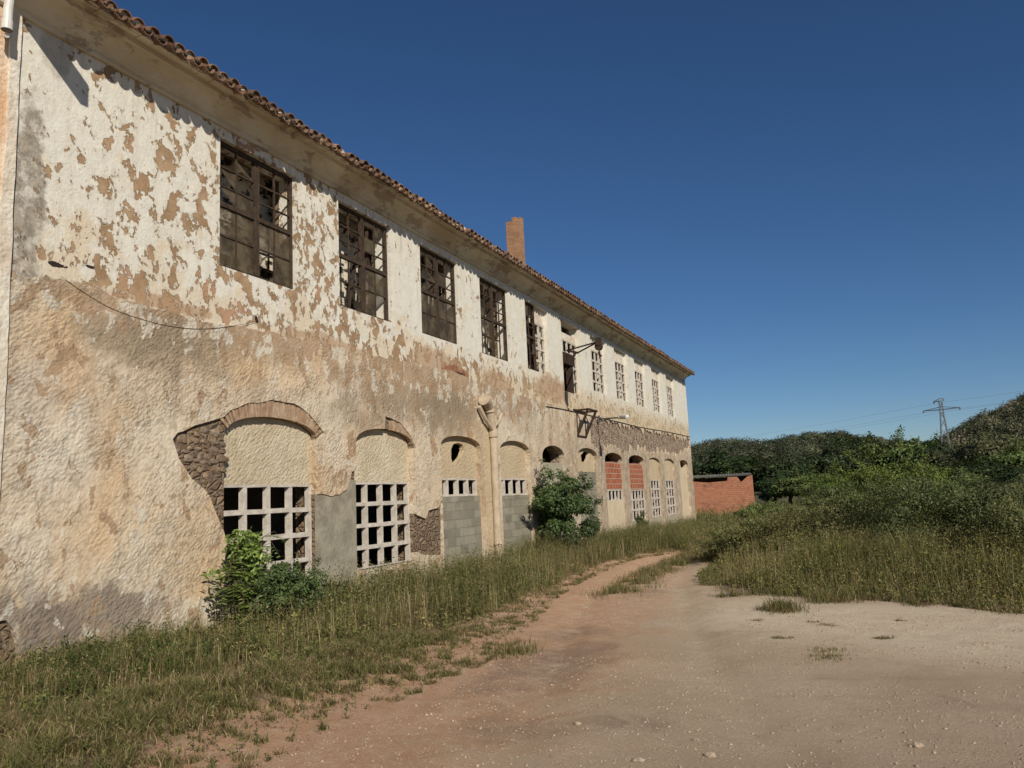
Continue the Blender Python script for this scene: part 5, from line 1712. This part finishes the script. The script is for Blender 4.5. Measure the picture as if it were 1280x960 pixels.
def wood(name, hf, pts, size, cols, label, per=110, dens=None):
    v = Veg(); n_ = len(pts)
    z = hf(pts[:, 0], pts[:, 1])
    sz = size * rng.uniform(.45, 1.4, n_)
    for i0 in range(0, n_, 200):
        pp = pts[i0:i0 + 200]; m_ = len(pp)
        q = rng.normal(size=(m_, per, 3)); q /= np.linalg.norm(q, axis=2)[:, :, None]
        q[:, :, 2] = np.abs(q[:, :, 2]) * 1.1 - .15
        off = q * (sz[i0:i0 + 200] * .5)[:, None, None] * rng.uniform(.6, 1.1, (m_, per, 1)) * np.array([1., 1., .95])
        P = np.concatenate([pp, (z[i0:i0 + 200] + sz[i0:i0 + 200] * .42)[:, None]], 1)[:, None] + off
        c = pick(cols, m_, .3)[:, None].repeat(per, 1) * rng.uniform(.88, 1.14, (m_, per, 1))
        v.leaves(P.reshape(-1, 3), np.full(m_ * per, size * .12) * rng.uniform(.6, 1.3, m_ * per), c.reshape(-1, 3), .3, .7, q.reshape(-1, 3) * 1.8, 1.0)
    tag(v.build(name, M['leaf']), label, 'wood', None, 'stuff')


pa = np.column_stack([rng.uniform(-140, 75, 2300), rng.uniform(285, 480, 2300)])
bare = np.exp(-((pa[:, 0] - (-4)) / 15) ** 2 - ((pa[:, 1] - 372) / 26) ** 2)
pa = pa[(rng.uniform(0, 1, len(pa)) > bare * .9) & (fbm(pa[:, 0], pa[:, 1], .05, 205) > .30)]
wood('hill_wood', hA, pa, 7.0, [(.06, .074, .036), (.08, .088, .048), (.046, .056, .03), (.105, .10, .062)], 'dark pine wood covering the low hill behind the shed', 190)
pb = np.column_stack([rng.uniform(14, 95, 2600), rng.uniform(112, 205, 2600)])
wood('hill_scrub', hB, pb, 3.0, [(.066, .074, .032), (.095, .095, .046), (.13, .12, .066), (.048, .058, .025), (.18, .145, .10)], 'mixed dark and olive scrub covering the right hill', 200)

# ------------------------------------------------------------------ light, sky, camera
SUN = Vector((1.0, -.95, .80)).normalized()
EL = math.asin(SUN.z); AZ = math.atan2(SUN.x, SUN.y)
w = bpy.data.worlds.new('World'); scene.world = w; w.use_nodes = True
nt = w.node_tree
sky = nt.nodes.new('ShaderNodeTexSky'); sky.sky_type = 'NISHITA'; sky.sun_disc = False
sky.sun_elevation = EL; sky.sun_rotation = AZ
sky.altitude = 1200; sky.air_density = 1.0; sky.dust_density = .1; sky.ozone_density = 5.0
bg = nt.nodes['Background']; bg.inputs['Strength'].default_value = .062
hs = nt.nodes.new('ShaderNodeHueSaturation'); hs.inputs['Hue'].default_value = .503; hs.inputs['Saturation'].default_value = 1.12; hs.inputs['Value'].default_value = .92
nt.links.new(sky.outputs[0], hs.inputs['Color']); nt.links.new(hs.outputs[0], bg.inputs['Color'])
sl = bpy.data.lights.new('sun', 'SUN'); sl.energy = 4.2; sl.angle = R(.53); sl.color = (1.0, .92, .80)
so = bpy.data.objects.new('sun', sl); COL.objects.link(so)
so.rotation_euler = SUN.to_track_quat('Z', 'Y').to_euler(); so.location = (30, -30, 40)

cam = bpy.data.cameras.new('camera'); co = bpy.data.objects.new('camera', cam); COL.objects.link(co)
cam.sensor_width = 36; cam.lens = 36 * FPX / 1280; cam.clip_end = 6000; cam.clip_start = .05
mw = Matrix((( RT[0], UP[0], -FWD[0], DX), (RT[1], UP[1], -FWD[1], 0), (RT[2], UP[2], -FWD[2], EYE), (0, 0, 0, 1)))
co.matrix_world = mw
scene.camera = co
vs = scene.view_settings
scene.display_settings.display_device = 'sRGB'
vs.view_transform = 'Standard'; vs.look = 'None'; vs.gamma = 1; vs.use_curve_mapping = False
vs.exposure = 0.17
scene.cycles.max_bounces = 6; scene.cycles.diffuse_bounces = 3; scene.cycles.transparent_max_bounces = 8
scene.cycles.use_adaptive_sampling = True
